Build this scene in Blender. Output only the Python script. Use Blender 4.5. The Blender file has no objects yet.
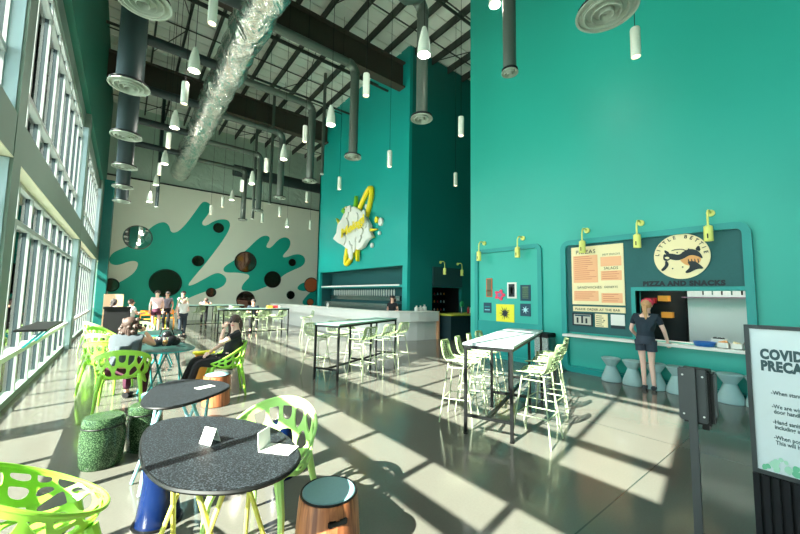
import bpy, bmesh, math, random
from mathutils import Vector, Matrix, geometry
R = math.radians; PI = math.pi
random.seed(7)
scene = bpy.context.scene
COL = scene.collection

# ------------------------------------------------------------------ camera
YAW, PITCH, ROLL, FPX, EYE = 0.66647722, 0.08251140, 0.01624309, 350.8, 1.62
def cam_axes():
    cy, sy = math.cos(YAW), math.sin(YAW)
    f = Vector((sy*math.cos(PITCH), cy*math.cos(PITCH), math.sin(PITCH)))
    r = Vector((cy, -sy, 0)); u = r.cross(f)
    c, s = math.cos(ROLL), math.sin(ROLL)
    return c*r+s*u, -s*r+c*u, f
RT, UP, FW = cam_axes(); EYEP = Vector((0, 0, EYE))
cam = bpy.data.objects.new('camera', bpy.data.cameras.new('camera')); COL.objects.link(cam)
cam.data.sensor_width = 36; cam.data.lens = FPX*36/800; cam.data.clip_start = .05; cam.data.clip_end = 500
m = Matrix((RT, UP, -FW)).transposed().to_4x4(); m.translation = EYEP; cam.matrix_world = m
scene.camera = cam
def ray(x, y): return FW + RT*((x-400)/FPX) - UP*((y-267)/FPX)
def on_z(x, y, z=0.): r = ray(x, y); return EYEP + r*((z-EYE)/r.z)
def on_x(x, y, X): r = ray(x, y); return EYEP + r*(X/r.x)
def on_y(x, y, Y): r = ray(x, y); return EYEP + r*(Y/r.y)
def on_len(x, yt, yb, L):
    a, b = ray(x, yt), ray(x, yb); a = a/a.xy.length; b = b/b.xy.length
    d = L/(a.z-b.z); return EYEP + a*d, EYEP + b*d

# ------------------------------------------------------------------ materials
def srgb(r, g, b):
    f = lambda c: (c/255/12.92) if c/255 <= .04045 else ((c/255+.055)/1.055)**2.4
    return (f(r), f(g), f(b), 1)
MATS = {}
def mat(name, col, rough=.6, metal=0., noise=0., scale=8., emit=0., spec=None, bump=0., coat=0.):
    if name in MATS: return MATS[name]
    m = bpy.data.materials.new(name); m.use_nodes = True; nt = m.node_tree; p = nt.nodes['Principled BSDF']
    c = srgb(*col)
    p.inputs['Base Color'].default_value = c; p.inputs['Roughness'].default_value = rough
    p.inputs['Metallic'].default_value = metal
    if coat: p.inputs['Coat Weight'].default_value = coat
    if spec is not None: p.inputs['Specular IOR Level'].default_value = spec
    if noise or bump:
        tc = nt.nodes.new('ShaderNodeTexCoord'); n = nt.nodes.new('ShaderNodeTexNoise')
        n.inputs['Scale'].default_value = scale; n.inputs['Detail'].default_value = 5
        nt.links.new(tc.outputs['Object'], n.inputs['Vector'])
        if noise:
            mx = nt.nodes.new('ShaderNodeMix'); mx.data_type = 'RGBA'
            mx.inputs[6].default_value = [v*(1-noise) for v in c[:3]]+[1]
            mx.inputs[7].default_value = [min(1, v*(1+noise)) for v in c[:3]]+[1]
            nt.links.new(n.outputs['Fac'], mx.inputs[0]); nt.links.new(mx.outputs[2], p.inputs['Base Color'])
        if bump:
            b = nt.nodes.new('ShaderNodeBump'); b.inputs['Strength'].default_value = bump
            nt.links.new(n.outputs['Fac'], b.inputs['Height']); nt.links.new(b.outputs[0], p.inputs['Normal'])
    if emit:
        p.inputs['Emission Color'].default_value = c; p.inputs['Emission Strength'].default_value = emit
    MATS[name] = m; return m

TEAL = mat('teal_paint', (40, 166, 150), .42, noise=.05, scale=.6)
TEALD = mat('deep_teal_and_shade', (6, 110, 104), .5, noise=.05, scale=.6)
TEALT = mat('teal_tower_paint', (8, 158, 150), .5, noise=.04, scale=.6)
TRIMT = mat('teal_trim', (0, 142, 136), .4)
PANEL = mat('slate_teal_panel', (30, 92, 92), .7, noise=.1, scale=30)
MURALW = mat('mural_pale_paint', (222, 226, 208), .7, noise=.03, scale=1)
MURALT = mat('mural_teal_paint', (0, 166, 144), .6)
PALE = mat('skylit_column_tint', (164, 188, 194), .6, noise=.05, scale=2)
OLIVE = mat('grey_green_paint', (84, 112, 92), .6, noise=.08, scale=3)
CREAM = mat('lit_soffit_tint', (200, 200, 172), .6)
FRAME = mat('aluminium_frame', (176, 182, 180), .45, .3)
GREENW = mat('green_upper_paint', (8, 104, 84), .6)
DECK = mat('roof_deck', (232, 238, 228), .7, noise=.06, scale=1.5)
STEEL = mat('dark_steel', (44, 52, 46), .6, noise=.1, scale=4)
BEAMM = mat('brown_beam', (66, 60, 50), .8, noise=.12, scale=3)
PIPE = mat('grey_spiral_duct', (92, 104, 96), .45, .5, noise=.08, scale=30)
DUCTD = mat('dark_duct', (38, 54, 54), .5, .2, noise=.08, scale=20)
WHITE = mat('white_paint', (222, 222, 214), .5)
DIFF = mat('diffuser_metal', (160, 170, 158), .5)
WHITEM = mat('white_powder_metal', (214, 220, 206), .45)
LED = mat('lamp_glow', (255, 214, 180), .5, emit=3.)
BARW = mat('white_bar_front', (214, 214, 208), .5, noise=.03, scale=2)
LIME = mat('lime_plastic', (146, 204, 66), .35)
LIMEP = mat('pale_lime_plastic', (182, 222, 130), .35)
SAGE = mat('sage_plastic', (136, 154, 112), .45)
SAGEL = mat('sage_wire', (156, 168, 134), .45)
BLACKM = mat('black_metal', (7, 9, 9), .5, spec=.25)
GREYM = mat('grey_stanchion', (48, 54, 56), .5)
TOPW = mat('pale_high_top', (158, 168, 170), .35)
TOPG = mat('green_grey_top', (112, 140, 132), .35)
YEL = mat('yellow_legs', (214, 206, 96), .4)
LBLUE = mat('light_blue_legs', (140, 196, 204), .4)
LTEAL = mat('teal_legs', (0, 132, 134), .4)
YLAMP = mat('yellow_lamp', (222, 224, 120), .45)
BLUE = mat('blue_glaze', (5, 28, 72), .25, coat=.1)
CONC = mat('pale_concrete_stool', (150, 180, 178), .75, noise=.08, scale=8)
CUSH = mat('blue_grey_cushion', (118, 158, 164), .8, noise=.06, scale=60)
SKIN = mat('skin', (214, 164, 140), .6)
SKINP = mat('pale_skin', (232, 190, 172), .6)
NAVY = mat('navy_cloth', (26, 42, 54), .85, noise=.1, scale=20)
DENIM = mat('dark_denim', (52, 62, 74), .9, noise=.15, scale=60)
BLACKC = mat('black_cloth', (20, 20, 24), .9)
GREYC = mat('grey_tank_cloth', (66, 74, 80), .9)
HAIRB = mat('brown_hair', (64, 44, 36), .6, noise=.35, scale=30)
HAIRD = mat('dark_hair', (34, 24, 22), .6, noise=.3, scale=30)
HAIRL = mat('blonde_hair', (196, 150, 104), .6, noise=.2, scale=30)
PINK = mat('pink_cap_cloth', (222, 60, 90), .8)
WHITEC = mat('white_cloth', (232, 230, 226), .9)
ORANGE = mat('orange_plastic', (226, 150, 50), .5)
RUST = mat('orange_board', (190, 96, 50), .6)
CREAMP = mat('cream_sign', (236, 220, 172), .6)
PEACH = mat('peach_print', (236, 176, 130), .6)
INK = mat('dark_ink', (30, 42, 48), .7)
TAN = mat('tan_fur', (222, 160, 96), .7)
NAVYI = mat('navy_letter', (8, 26, 34), .6)
SIGNW = mat('poster_white', (214, 222, 224), .5)
LEAFP = mat('poster_leaf_green', (110, 190, 150), .6)
LEAFD = mat('poster_leaf_pale', (170, 215, 190), .6)
STAIN = mat('stainless', (150, 158, 156), .25, .9)
SHUT = mat('kitchen_wall', (180, 186, 184), .7)
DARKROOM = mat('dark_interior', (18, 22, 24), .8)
MIRR = mat('mirror_bronze', (110, 80, 70), .06, .95)
MIRC = mat('mirror_clear', (225, 225, 222), .03, 1.)
PAVE = mat('outside_paving', (176, 178, 168), .9, noise=.1, scale=2)
OUTG = mat('outside_teal_metal', (66, 150, 145), .5)
OUTW = mat('outside_white_wall', (226, 232, 232), .8)
SHRUB = mat('hedge', (70, 110, 62), .9, noise=.4, scale=10)
MAGENTA = mat('red_pink_frame', (224, 50, 90), .5)
POSTY = mat('yellow_poster', (228, 222, 50), .6)
NAVYP = mat('navy_print', (20, 66, 84), .6)
BROWNP = mat('brown_print', (120, 84, 60), .6)
RED = mat('red_plastic', (180, 40, 50), .5)
PRINTS = mat('patterned_leggings', (80, 34, 56), .9, noise=.7, scale=40)
SIGNY = mat('sign_yellow', (240, 214, 20), .45)
SIGNG = mat('sign_green', (120, 190, 30), .45)
SIGNC = mat('sign_white_relief', (222, 222, 214), .5)
GLOW = mat('added_panel_glow', (255, 240, 220), .5, emit=2.5)

def glass_mat():
    m = bpy.data.materials.new('window_glass'); m.use_nodes = True; nt = m.node_tree
    nt.nodes.remove(nt.nodes['Principled BSDF'])
    t = nt.nodes.new('ShaderNodeBsdfTransparent'); t.inputs[0].default_value = (.86, .93, .92, 1)
    g = nt.nodes.new('ShaderNodeBsdfGlossy'); g.inputs['Roughness'].default_value = .02
    lw = nt.nodes.new('ShaderNodeFresnel'); lw.inputs[0].default_value = 1.3
    mx = nt.nodes.new('ShaderNodeMixShader'); nt.links.new(lw.outputs[0], mx.inputs[0])
    nt.links.new(t.outputs[0], mx.inputs[1]); nt.links.new(g.outputs[0], mx.inputs[2])
    nt.links.new(mx.outputs[0], nt.nodes['Material Output'].inputs[0]); return m
GLASS = glass_mat()
def drink_mat():
    m = bpy.data.materials.new('clear_drinking_glass'); m.use_nodes = True
    p = m.node_tree.nodes['Principled BSDF']; p.inputs['Base Color'].default_value = (.9, .95, .95, 1)
    p.inputs['Transmission Weight'].default_value = .9; p.inputs['Roughness'].default_value = .05; return m
DRINK = drink_mat()
def floor_mat():
    m = bpy.data.materials.new('polished_concrete'); m.use_nodes = True; nt = m.node_tree; N = nt.nodes; L = nt.links
    p = N['Principled BSDF']; tc = N.new('ShaderNodeTexCoord')
    n1 = N.new('ShaderNodeTexNoise'); n1.inputs['Scale'].default_value = .7; n1.inputs['Detail'].default_value = 6
    n2 = N.new('ShaderNodeTexNoise'); n2.inputs['Scale'].default_value = 60; n2.inputs['Detail'].default_value = 4
    L.new(tc.outputs['Object'], n1.inputs[0]); L.new(tc.outputs['Object'], n2.inputs[0])
    a = N.new('ShaderNodeMix'); a.data_type = 'RGBA'; a.inputs[6].default_value = srgb(84, 83, 77); a.inputs[7].default_value = srgb(104, 102, 94)
    L.new(n1.outputs[0], a.inputs[0])
    b = N.new('ShaderNodeMix'); b.data_type = 'RGBA'; b.blend_type = 'MULTIPLY'; b.inputs[0].default_value = .2
    L.new(a.outputs[2], b.inputs[6]); L.new(n2.outputs[0], b.inputs[7])
    sep = N.new('ShaderNodeSeparateXYZ'); L.new(tc.outputs['Object'], sep.inputs[0])
    masks = []
    for ax, off, S in (('X', 4.98, 4.6), ('Y', 1.25, 4.6)):
        s = N.new('ShaderNodeMath'); s.operation = 'SUBTRACT'; s.inputs[1].default_value = off-S*20-S/2; L.new(sep.outputs[ax], s.inputs[0])
        mo = N.new('ShaderNodeMath'); mo.operation = 'MODULO'; mo.inputs[1].default_value = S; L.new(s.outputs[0], mo.inputs[0])
        s2 = N.new('ShaderNodeMath'); s2.operation = 'SUBTRACT'; s2.inputs[1].default_value = S/2; L.new(mo.outputs[0], s2.inputs[0])
        ab = N.new('ShaderNodeMath'); ab.operation = 'ABSOLUTE'; L.new(s2.outputs[0], ab.inputs[0])
        lt = N.new('ShaderNodeMath'); lt.operation = 'LESS_THAN'; lt.inputs[1].default_value = .006; L.new(ab.outputs[0], lt.inputs[0]); masks.append(lt)
    mx = N.new('ShaderNodeMath'); mx.operation = 'MAXIMUM'; L.new(masks[0].outputs[0], mx.inputs[0]); L.new(masks[1].outputs[0], mx.inputs[1])
    c = N.new('ShaderNodeMix'); c.data_type = 'RGBA'; c.inputs[7].default_value = srgb(52, 58, 54); L.new(mx.outputs[0], c.inputs[0]); L.new(b.outputs[2], c.inputs[6])
    L.new(c.outputs[2], p.inputs['Base Color']); p.inputs['Roughness'].default_value = .13; p.inputs['Specular IOR Level'].default_value = .35
    return m
FLOOR = floor_mat()
def speck_mat(name, base, dot, scale, rough, thr=.62):
    m = bpy.data.materials.new(name); m.use_nodes = True; nt = m.node_tree; N = nt.nodes; L = nt.links
    p = N['Principled BSDF']; tc = N.new('ShaderNodeTexCoord'); n = N.new('ShaderNodeTexNoise'); n.inputs['Scale'].default_value = scale; n.inputs['Detail'].default_value = 2
    L.new(tc.outputs['Object'], n.inputs[0]); r = N.new('ShaderNodeValToRGB')
    r.color_ramp.elements[0].position = thr-.08; r.color_ramp.elements[0].color = srgb(*base)
    r.color_ramp.elements[1].position = thr+.06; r.color_ramp.elements[1].color = srgb(*dot)
    L.new(n.outputs[0], r.inputs[0]); L.new(r.outputs[0], p.inputs['Base Color']); p.inputs['Roughness'].default_value = rough; p.inputs['Specular IOR Level'].default_value = .3 if rough < .3 else .14
    return m
SPECK = speck_mat('black_speckled_laminate', (9, 12, 14), (60, 68, 74), 120, .55, .58)
SPECKG = speck_mat('green_speckled_glaze', (28, 48, 30), (78, 102, 72), 120, .18, .55)
def wood_mat(name, c1, c2, sc=6.):
    m = bpy.data.materials.new(name); m.use_nodes = True; nt = m.node_tree; N = nt.nodes; L = nt.links
    p = N['Principled BSDF']; tc = N.new('ShaderNodeTexCoord'); mp = N.new('ShaderNodeMapping'); mp.inputs['Scale'].default_value = (sc*3, sc*3, sc*.25)
    n = N.new('ShaderNodeTexNoise'); n.inputs['Scale'].default_value = 1.5; n.inputs['Detail'].default_value = 5; n.inputs['Distortion'].default_value = 1.
    L.new(tc.outputs['Object'], mp.inputs[0]); L.new(mp.outputs[0], n.inputs[0]); r = N.new('ShaderNodeValToRGB')
    r.color_ramp.elements[0].position = .35; r.color_ramp.elements[0].color = srgb(*c1); r.color_ramp.elements[1].position = .65; r.color_ramp.elements[1].color = srgb(*c2)
    L.new(n.outputs[0], r.inputs[0]); L.new(r.outputs[0], p.inputs['Base Color']); p.inputs['Roughness'].default_value = .4; return m
WOOD = wood_mat('walnut_stump', (112, 58, 34), (186, 116, 74))
def foil_mat(name, c, sc, st, rough=.28, metal=.85):
    m = bpy.data.materials.new(name); m.use_nodes = True; nt = m.node_tree; N = nt.nodes; L = nt.links
    p = N['Principled BSDF']; p.inputs['Base Color'].default_value = srgb(*c); p.inputs['Metallic'].default_value = metal; p.inputs['Roughness'].default_value = rough
    tc = N.new('ShaderNodeTexCoord'); mp = N.new('ShaderNodeMapping'); mp.inputs['Scale'].default_value = (sc, sc*.6, sc)
    n = N.new('ShaderNodeTexNoise'); n.inputs['Scale'].default_value = 1; n.inputs['Detail'].default_value = 4; n.inputs['Distortion'].default_value = 1.5
    b = N.new('ShaderNodeBump'); b.inputs['Strength'].default_value = st; b.inputs['Distance'].default_value = .2
    L.new(tc.outputs['Object'], mp.inputs[0]); L.new(mp.outputs[0], n.inputs[0]); L.new(n.outputs[0], b.inputs['Height']); L.new(b.outputs[0], p.inputs['Normal']); return m
FOIL = foil_mat('silver_foil_wrap', (228, 234, 226), 2., .8, .22, .9)
INSUL = foil_mat('insulation_blanket', (190, 212, 196), 1.1, .5, .5, .25)

# ------------------------------------------------------------------ mesh helpers
class MB:
    def __init__(s): s.v = []; s.f = []
    def add(s, vs, fs):
        o = len(s.v); s.v += [tuple(v) for v in vs]; s.f += [tuple(i+o for i in f) for f in fs]; return s
    def box(s, x0, x1, y0, y1, z0, z1, M=None):
        vs = [Vector((x, y, z)) for x in (x0, x1) for y in (y0, y1) for z in (z0, z1)]
        if M: vs = [M @ v for v in vs]
        return s.add(vs, [(0, 1, 3, 2), (4, 6, 7, 5), (0, 4, 5, 1), (2, 3, 7, 6), (0, 2, 6, 4), (1, 5, 7, 3)])
    def cbox(s, c, sx, sy, sz, M=None):
        return s.box(c[0]-sx/2, c[0]+sx/2, c[1]-sy/2, c[1]+sy/2, c[2]-sz/2, c[2]+sz/2, M)
    def bar(s, a, b, w, h=None):
        a, b = Vector(a), Vector(b); h = h or w; d = (b-a).normalized()
        t = Vector((0, 0, 1)) if abs(d.z) < .95 else Vector((0, 1, 0))
        u = d.cross(t).normalized(); v = u.cross(d)
        vs = [p+u*i*w/2+v*j*h/2 for p in (a, b) for i, j in ((-1, -1), (1, -1), (1, 1), (-1, 1))]
        return s.add(vs, [(0, 3, 2, 1), (4, 5, 6, 7)]+[(i, (i+1) % 4, (i+1) % 4+4, i+4) for i in range(4)])
    def tube(s, pts, r, n=8, cap=True):
        pts = [Vector(p) for p in pts]; rs = r if isinstance(r, (list, tuple)) else [r]*len(pts)
        rings = []; pu = None
        for i, p in enumerate(pts):
            d = ((pts[min(i+1, len(pts)-1)]-p).normalized() + (p-pts[max(i-1, 0)]).normalized()).normalized()
            if pu is None:
                t = Vector((0, 0, 1)) if abs(d.z) < .95 else Vector((1, 0, 0)); u = d.cross(t).normalized()
            else: u = (pu - d*pu.dot(d)).normalized()
            pu = u; v = d.cross(u); rings.append([p+(u*math.cos(2*PI*k/n)+v*math.sin(2*PI*k/n))*rs[i] for k in range(n)])
        vs = [q for rg in rings for q in rg]; fs = []
        for i in range(len(pts)-1):
            for k in range(n): fs.append((i*n+k, i*n+(k+1) % n, (i+1)*n+(k+1) % n, (i+1)*n+k))
        if cap: fs += [tuple(range(n))[::-1], tuple((len(pts)-1)*n+k for k in range(n))]
        return s.add(vs, fs)
    def lathe(s, prof, c=(0, 0, 0), n=24, M=None, closed=False):
        vs = []; fs = []; m = len(prof)
        for k in range(n):
            a = 2*PI*k/n
            for r, z in prof: 
                v = Vector((c[0]+r*math.cos(a), c[1]+r*math.sin(a), c[2]+z)); vs.append(M @ v if M else v)
        for k in range(n):
            for i in range(m if closed else m-1): fs.append((k*m+i, ((k+1) % n)*m+i, ((k+1) % n)*m+(i+1) % m, k*m+(i+1) % m))
        if not closed:
            if prof[0][0] > 1e-4: fs.append(tuple(k*m for k in range(n))[::-1])
            if prof[-1][0] > 1e-4: fs.append(tuple(k*m+m-1 for k in range(n)))
        return s.add(vs, fs)
    def prism(s, poly, fn, d):
        """poly 2-D, fn(u,v,w)->3-D ; extruded from w=0 to w=d"""
        n = len(poly); tri = geometry.tessellate_polygon([[Vector((u, v, 0)) for u, v in poly]])
        vs = [fn(u, v, 0) for u, v in poly]+[fn(u, v, d) for u, v in poly]
        fs = [tuple(t) for t in tri]+[tuple(i+n for i in t)[::-1] for t in tri]+[(i, (i+1) % n, (i+1) % n+n, i+n) for i in range(n)]
        return s.add(vs, fs)
    def sphere(s, c, r, n=12, sc=(1, 1, 1), M=None):
        prof = [(max(1e-5, r*math.sin(PI*i/(n//2)))*1, -r*math.cos(PI*i/(n//2))) for i in range(n//2+1)]
        vs = []; o = MB().lathe(prof, n=n)
        vs = [Vector((v[0]*sc[0], v[1]*sc[1], v[2]*sc[2])) for v in o.v]
        vs = [(M @ v if M else v)+Vector(c) for v in vs]
        return s.add(vs, o.f)
def build(name, mb, material, parent=None, smooth=False, loc=None, bevel=0):
    me = bpy.data.meshes.new(name); bm = bmesh.new()
    vs = [bm.verts.new(v) for v in mb.v]
    for f in mb.f:
        if len(set(f)) > 2:
            try: bm.faces.new([vs[i] for i in dict.fromkeys(f)])
            except ValueError: pass
    bmesh.ops.remove_doubles(bm, verts=bm.verts, dist=1e-5)
    bmesh.ops.recalc_face_normals(bm, faces=bm.faces)
    if bevel: bmesh.ops.bevel(bm, geom=[e for e in bm.edges if len(e.link_faces) == 2 and e.calc_face_angle(0) > .6], offset=bevel, segments=2, affect='EDGES')
    bm.to_mesh(me); bm.free()
    if smooth:
        me.polygons.foreach_set('use_smooth', [True]*len(me.polygons))
        try: me.set_sharp_from_angle(angle=R(38))
        except Exception: pass
    me.materials.append(material); o = bpy.data.objects.new(name, me); COL.objects.link(o)
    if loc is not None: o.location = loc
    if parent: o.parent = parent
    return o
def tag(o, label, cat, group=None, kind=None):
    if label: o['label'] = label
    if cat: o['category'] = cat
    if group: o['group'] = group
    if kind: o['kind'] = kind
    return o
def thing(name, label, cat, loc=(0, 0, 0), rz=0, group=None):
    o = bpy.data.objects.new(name, None); COL.objects.link(o); o.location = loc; o.rotation_euler = (0, 0, rz)
    return tag(o, label, cat, group)
def struct(name, mb, material, parent=None, smooth=False):
    o = build(name, mb, material, parent, smooth)
    if not parent: o['kind'] = 'structure'
    return o
def dup(root, loc, rz, label, group=None):
    r = root.copy(); COL.objects.link(r); r.location = loc; r.rotation_euler = (0, 0, rz); r['label'] = label
    if group: r['group'] = group
    for ch in list(root.children):
        c = ch.copy(); COL.objects.link(c); c.parent = r
        for g in list(ch.children):
            d = g.copy(); COL.objects.link(d); d.parent = c
    return r
def text_mb(txt, size, fn, depth=.004, align='LEFT', spacing=1., bold=0.):
    cu = bpy.data.curves.new('t', 'FONT'); cu.body = txt; cu.size = size; cu.align_x = align; cu.space_character = spacing; cu.offset = bold
    cu.resolution_u = 3
    o = bpy.data.objects.new('t', cu); COL.objects.link(o)
    dg = bpy.context.evaluated_depsgraph_get(); me = bpy.data.meshes.new_from_object(o.evaluated_get(dg))
    mb = MB(); mb.add([fn(v.co.x, v.co.y, depth) for v in me.vertices], [tuple(p.vertices) for p in me.polygons])
    bpy.data.objects.remove(o); bpy.data.curves.remove(cu); return mb
def merge(*ms):
    o = MB()
    for q in ms: o.add(q.v, q.f)
    return o
def smooth_loop(pts, it=2):
    for _ in range(it):
        q = []
        for i in range(len(pts)):
            a, b = pts[i], pts[(i+1) % len(pts)]
            q += [(a[0]*.75+b[0]*.25, a[1]*.75+b[1]*.25), (a[0]*.25+b[0]*.75, a[1]*.25+b[1]*.75)]
        pts = q
    return pts
def rrect(x0, x1, y0, y1, r, n=5):
    p = []
    for cx, cy, a in ((x1-r, y1-r, 0), (x0+r, y1-r, 90), (x0+r, y0+r, 180), (x1-r, y0+r, 270)):
        p += [(cx+r*math.cos(R(a+90*k/n)), cy+r*math.sin(R(a+90*k/n))) for k in range(n+1)]
    return p
# ================================================================== SETTING
XG, XF = -1.21, -1.05
H = 11.9
YN, YB = -7.5, 24.0           # near wall, mural wall
XT, YT = 8.62, 10.5           # bar tower faces
XR = 8.05                     # snack-counter wall
PAINT = mat('column_paint', (108, 130, 118), .6, noise=.05, scale=2)

struct('floor', MB().box(-1.45, 14.2, YN-.2, YB+.2, -.12, 0), FLOOR)
struct('ground_outside', MB().box(-60, -1.46, -40, 70, -.22, -.1), PAVE)
c = struct('ceiling', MB().box(-1.5, 14.2, YN-.2, YB+.6, H, H+.15), DECK)
rb = MB()
y = YN
while y < YB: rb.box(-1.4, 14, y, y+.05, H-.05, H); y += .6
struct('deck_rib', rb, DECK, c)
rb = MB()
for y in (1.5, 3.2, 7.6, 9.2, 12.8, 14.5, 16.2, 20, 21.8): rb.bar((-1.4, y, H-.62), (14, y, H-.62), .035)
for i, x in enumerate([k*.95-.6 for k in range(15)]):
    for y0, y1 in ((4.2, 10.8), (11.2, 17.7), (18.1, 24)):
        if i % 5 == 1:
            rb.bar((x, y0, H-.62), (x+.95, (y0+y1)/2, H-.1), .025); rb.bar((x+.95, (y0+y1)/2, H-.62), (x, y1, H-.1), .025)
struct('bridging_rod', rb, STEEL, c)
for x in [k*.95-.6 for k in range(15)]:
    j = MB().box(x-.03, x+.03, YN, YB, H-.34, H-.04)
    struct('roof_joist', j, STEEL, c)
for y in (4, 11, 17.9):
    x1 = 14
    b = MB().box(-1.4, x1, y-.04, y+.04, 10.25, 11.25).box(-1.4, x1, y-.2, y+.2, 10.2, 10.26).box(-1.4, x1, y-.2, y+.2, 11.24, 11.3)
    struct('roof_beam', b, BEAMM, c)

FRAMED = mat('dark_mullion', (44, 60, 64), .5)
# ---- window wall
wl = MB()
cols = [(-2.2, .1), (5.67, 6.03), (13.47, 13.83), (21.27, 21.63)]
for a, b in cols: wl.box(-1.55, XF, a, b, 0, 6.8)
wl.box(-1.55, XF, 21.63, YB, 3.1, 6.8)
wl.box(-1.37, XF-.006, YN+.01, YB-.01, 3.1, 3.6).box(-1.37, XG+.04, YN+.01, YB-.01, 6.4, 6.79)
W = struct('wall_left', wl, PAINT)
for a, b in cols: struct('column_skylit_face', MB().box(-1.54, XF-.03, a-.012, a-.002, 0, 3.08).box(-1.54, XF-.03, a-.012, a-.002, 3.62, 6.38), PALE, W)  # sky light on the camera-facing column sides, painted as thin pale sheets
struct('beam_soffit', MB().box(-1.365, XF-.002, YN, YB, 3.09, 3.1), CREAM, W)  # cream tint paints outdoor light onto the beam's underside
struct('upper_wall', MB().box(-1.55, XF, YN, YB+.4, 6.8, H), GREENW, W)
bays = [(YN, -2.2), (.1, 5.67), (6.03, 13.47), (13.83, 21.27), (21.63, YB)]
wn = 1
for (y0, y1) in bays:
    for lv in ((0, 1) if y0 < 21 else (0,)):
        z0, z1 = (0, 3.1) if lv == 0 else (3.6, 6.4)
        f = MB(); cp = MB(); n = max(1, round((y1-y0)/.93)); d = (y1-y0)/n
        for k in range(n+1):
            yy = y0+k*d; w = .03
            f.box(-1.275, XG-.02, max(y0, yy-w), min(y1, yy+w), z0, z1); cp.box(XG-.02, XG+.012, max(y0, yy-w-.005), min(y1, yy+w+.005), z0, z1)
        cp.box(-1.34, XG+.008, y0, y1, z0, z0+.09).box(-1.34, XG+.008, y0, y1, z1-.06, z1)
        tz = 2.54 if lv == 0 else 4.3
        cp.box(-1.34, XG+.02, y0, y1, tz-.035, tz+.035)
        if lv == 1: cp.box(-1.34, XG+.02, y0, y1, 6.05, 6.1)
        o = struct('window_%d' % wn, f, FRAMED); struct('mullion_cap', cp, FRAME, o)
        if lv == 0:
            struct('rail', MB().box(-1.3, XG+.07, y0+.01, y1-.01, .68, .75), FRAME, o)
            struct('kick_board', MB().box(-1.3, XG+.03, y0+.01, y1-.01, 0, .1), PAINT, o)
        struct('pane', MB().box(-1.262, -1.256, y0+.01, y1-.01, z0+.02, z1-.02), GLASS, o)
        wn += 1

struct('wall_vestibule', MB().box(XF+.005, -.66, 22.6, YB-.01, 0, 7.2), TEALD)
# ---- near wall and far right closing walls
struct('wall_near', MB().box(-1.5, 14.2, YN-.2, YN, 0, H), TEAL)
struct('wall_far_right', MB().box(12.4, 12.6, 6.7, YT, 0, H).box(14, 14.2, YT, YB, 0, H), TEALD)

# ---- right wall with the snack counter opening
oy0, oy1, oz0, oz1 = 1.0, 2.60, .84, 1.80
rw = MB()
rw.box(XR, XR+.2, YN, oy0, 0, H).box(XR, XR+.2, oy1, 6.85, 0, H).box(XR, XR+.2, oy0, oy1, 0, oz0).box(XR, XR+.2, oy0, oy1, oz1, H)
rw.box(XR+.2, 12.6, 6.65, 6.85, 0, H)
WR = struct('wall_right', rw, TEAL)
# kitchen behind the opening
struct('wall_kitchen', MB().box(10.6, 10.7, -1, 4.2, 0, 3).box(XR+.2, 10.7, -1.1, -1, 0, 3).box(XR+.2, 10.7, 4.2, 4.3, 0, 3).box(XR+.2, 10.7, -1, 4.2, 3, 3.1), SHUT)
# flat teal outline bands painted and built out round the poster bay and the snack bay
def wallfn(X): return lambda u, v, w: Vector((X-w, u, v))
def band(y0, y1, z0, z1, t, r, X, d):
    o = rrect(y0, y1, z0, z1, r); i = rrect(y0+t, y1-t, z0+t, z1-t, max(.02, r-t)); n = len(o); mb = MB()
    for w in (0, d):
        mb.add([Vector((X-w, u, v)) for u, v in o]+[Vector((X-w, u, v)) for u, v in i], [(k, (k+1) % n, (k+1) % n+n, k+n) for k in range(n)])
    mb.add([Vector((X, u, v)) for u, v in o]+[Vector((X-d, u, v)) for u, v in o], [(k, (k+1) % n, (k+1) % n+n, k+n) for k in range(n)])
    mb.add([Vector((X, u, v)) for u, v in i]+[Vector((X-d, u, v)) for u, v in i], [(k, (k+1) % n, (k+1) % n+n, k+n) for k in range(n)])
    return mb
struct('trim_1', band(4.58, 6.66, .0, 2.98, .11, .18, XR, .05), TRIMT)
struct('trim_2', MB().box(XR-.03, XR, 4.66, 6.6, 0, .98).box(XR-.03, XR, oy0-.1, 4.02, .0, .14), TRIMT)
struct('trim_3', band(.90, 4.08, .0, 2.95, .115, .2, XR, .09), TRIMT)
struct('baseboard_right', MB().box(XR-.02, XR, YN, 6.75, 0, .1), TEALD, WR)
# opening surround
struct('opening_frame', MB().box(XR-.05, XR+.24, oy0-.07, oy0, oz0, oz1+.07).box(XR-.05, XR+.24, oy1, oy1+.07, oz0, oz1+.07).box(XR-.05, XR+.24, oy0, oy1, oz1, oz1+.07), TRIMT, WR)

# slate panel behind the menu
pn = MB().box(XR-.03, XR, oy1+.07, 3.98, .88, 2.86).box(XR-.03, XR, 1.0, oy1+.07, oz1+.07, 2.86)
tag(build('menu_wall_panel', pn, PANEL), 'dark slate teal wall panel behind the menu board and round sign', 'panel')

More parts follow.
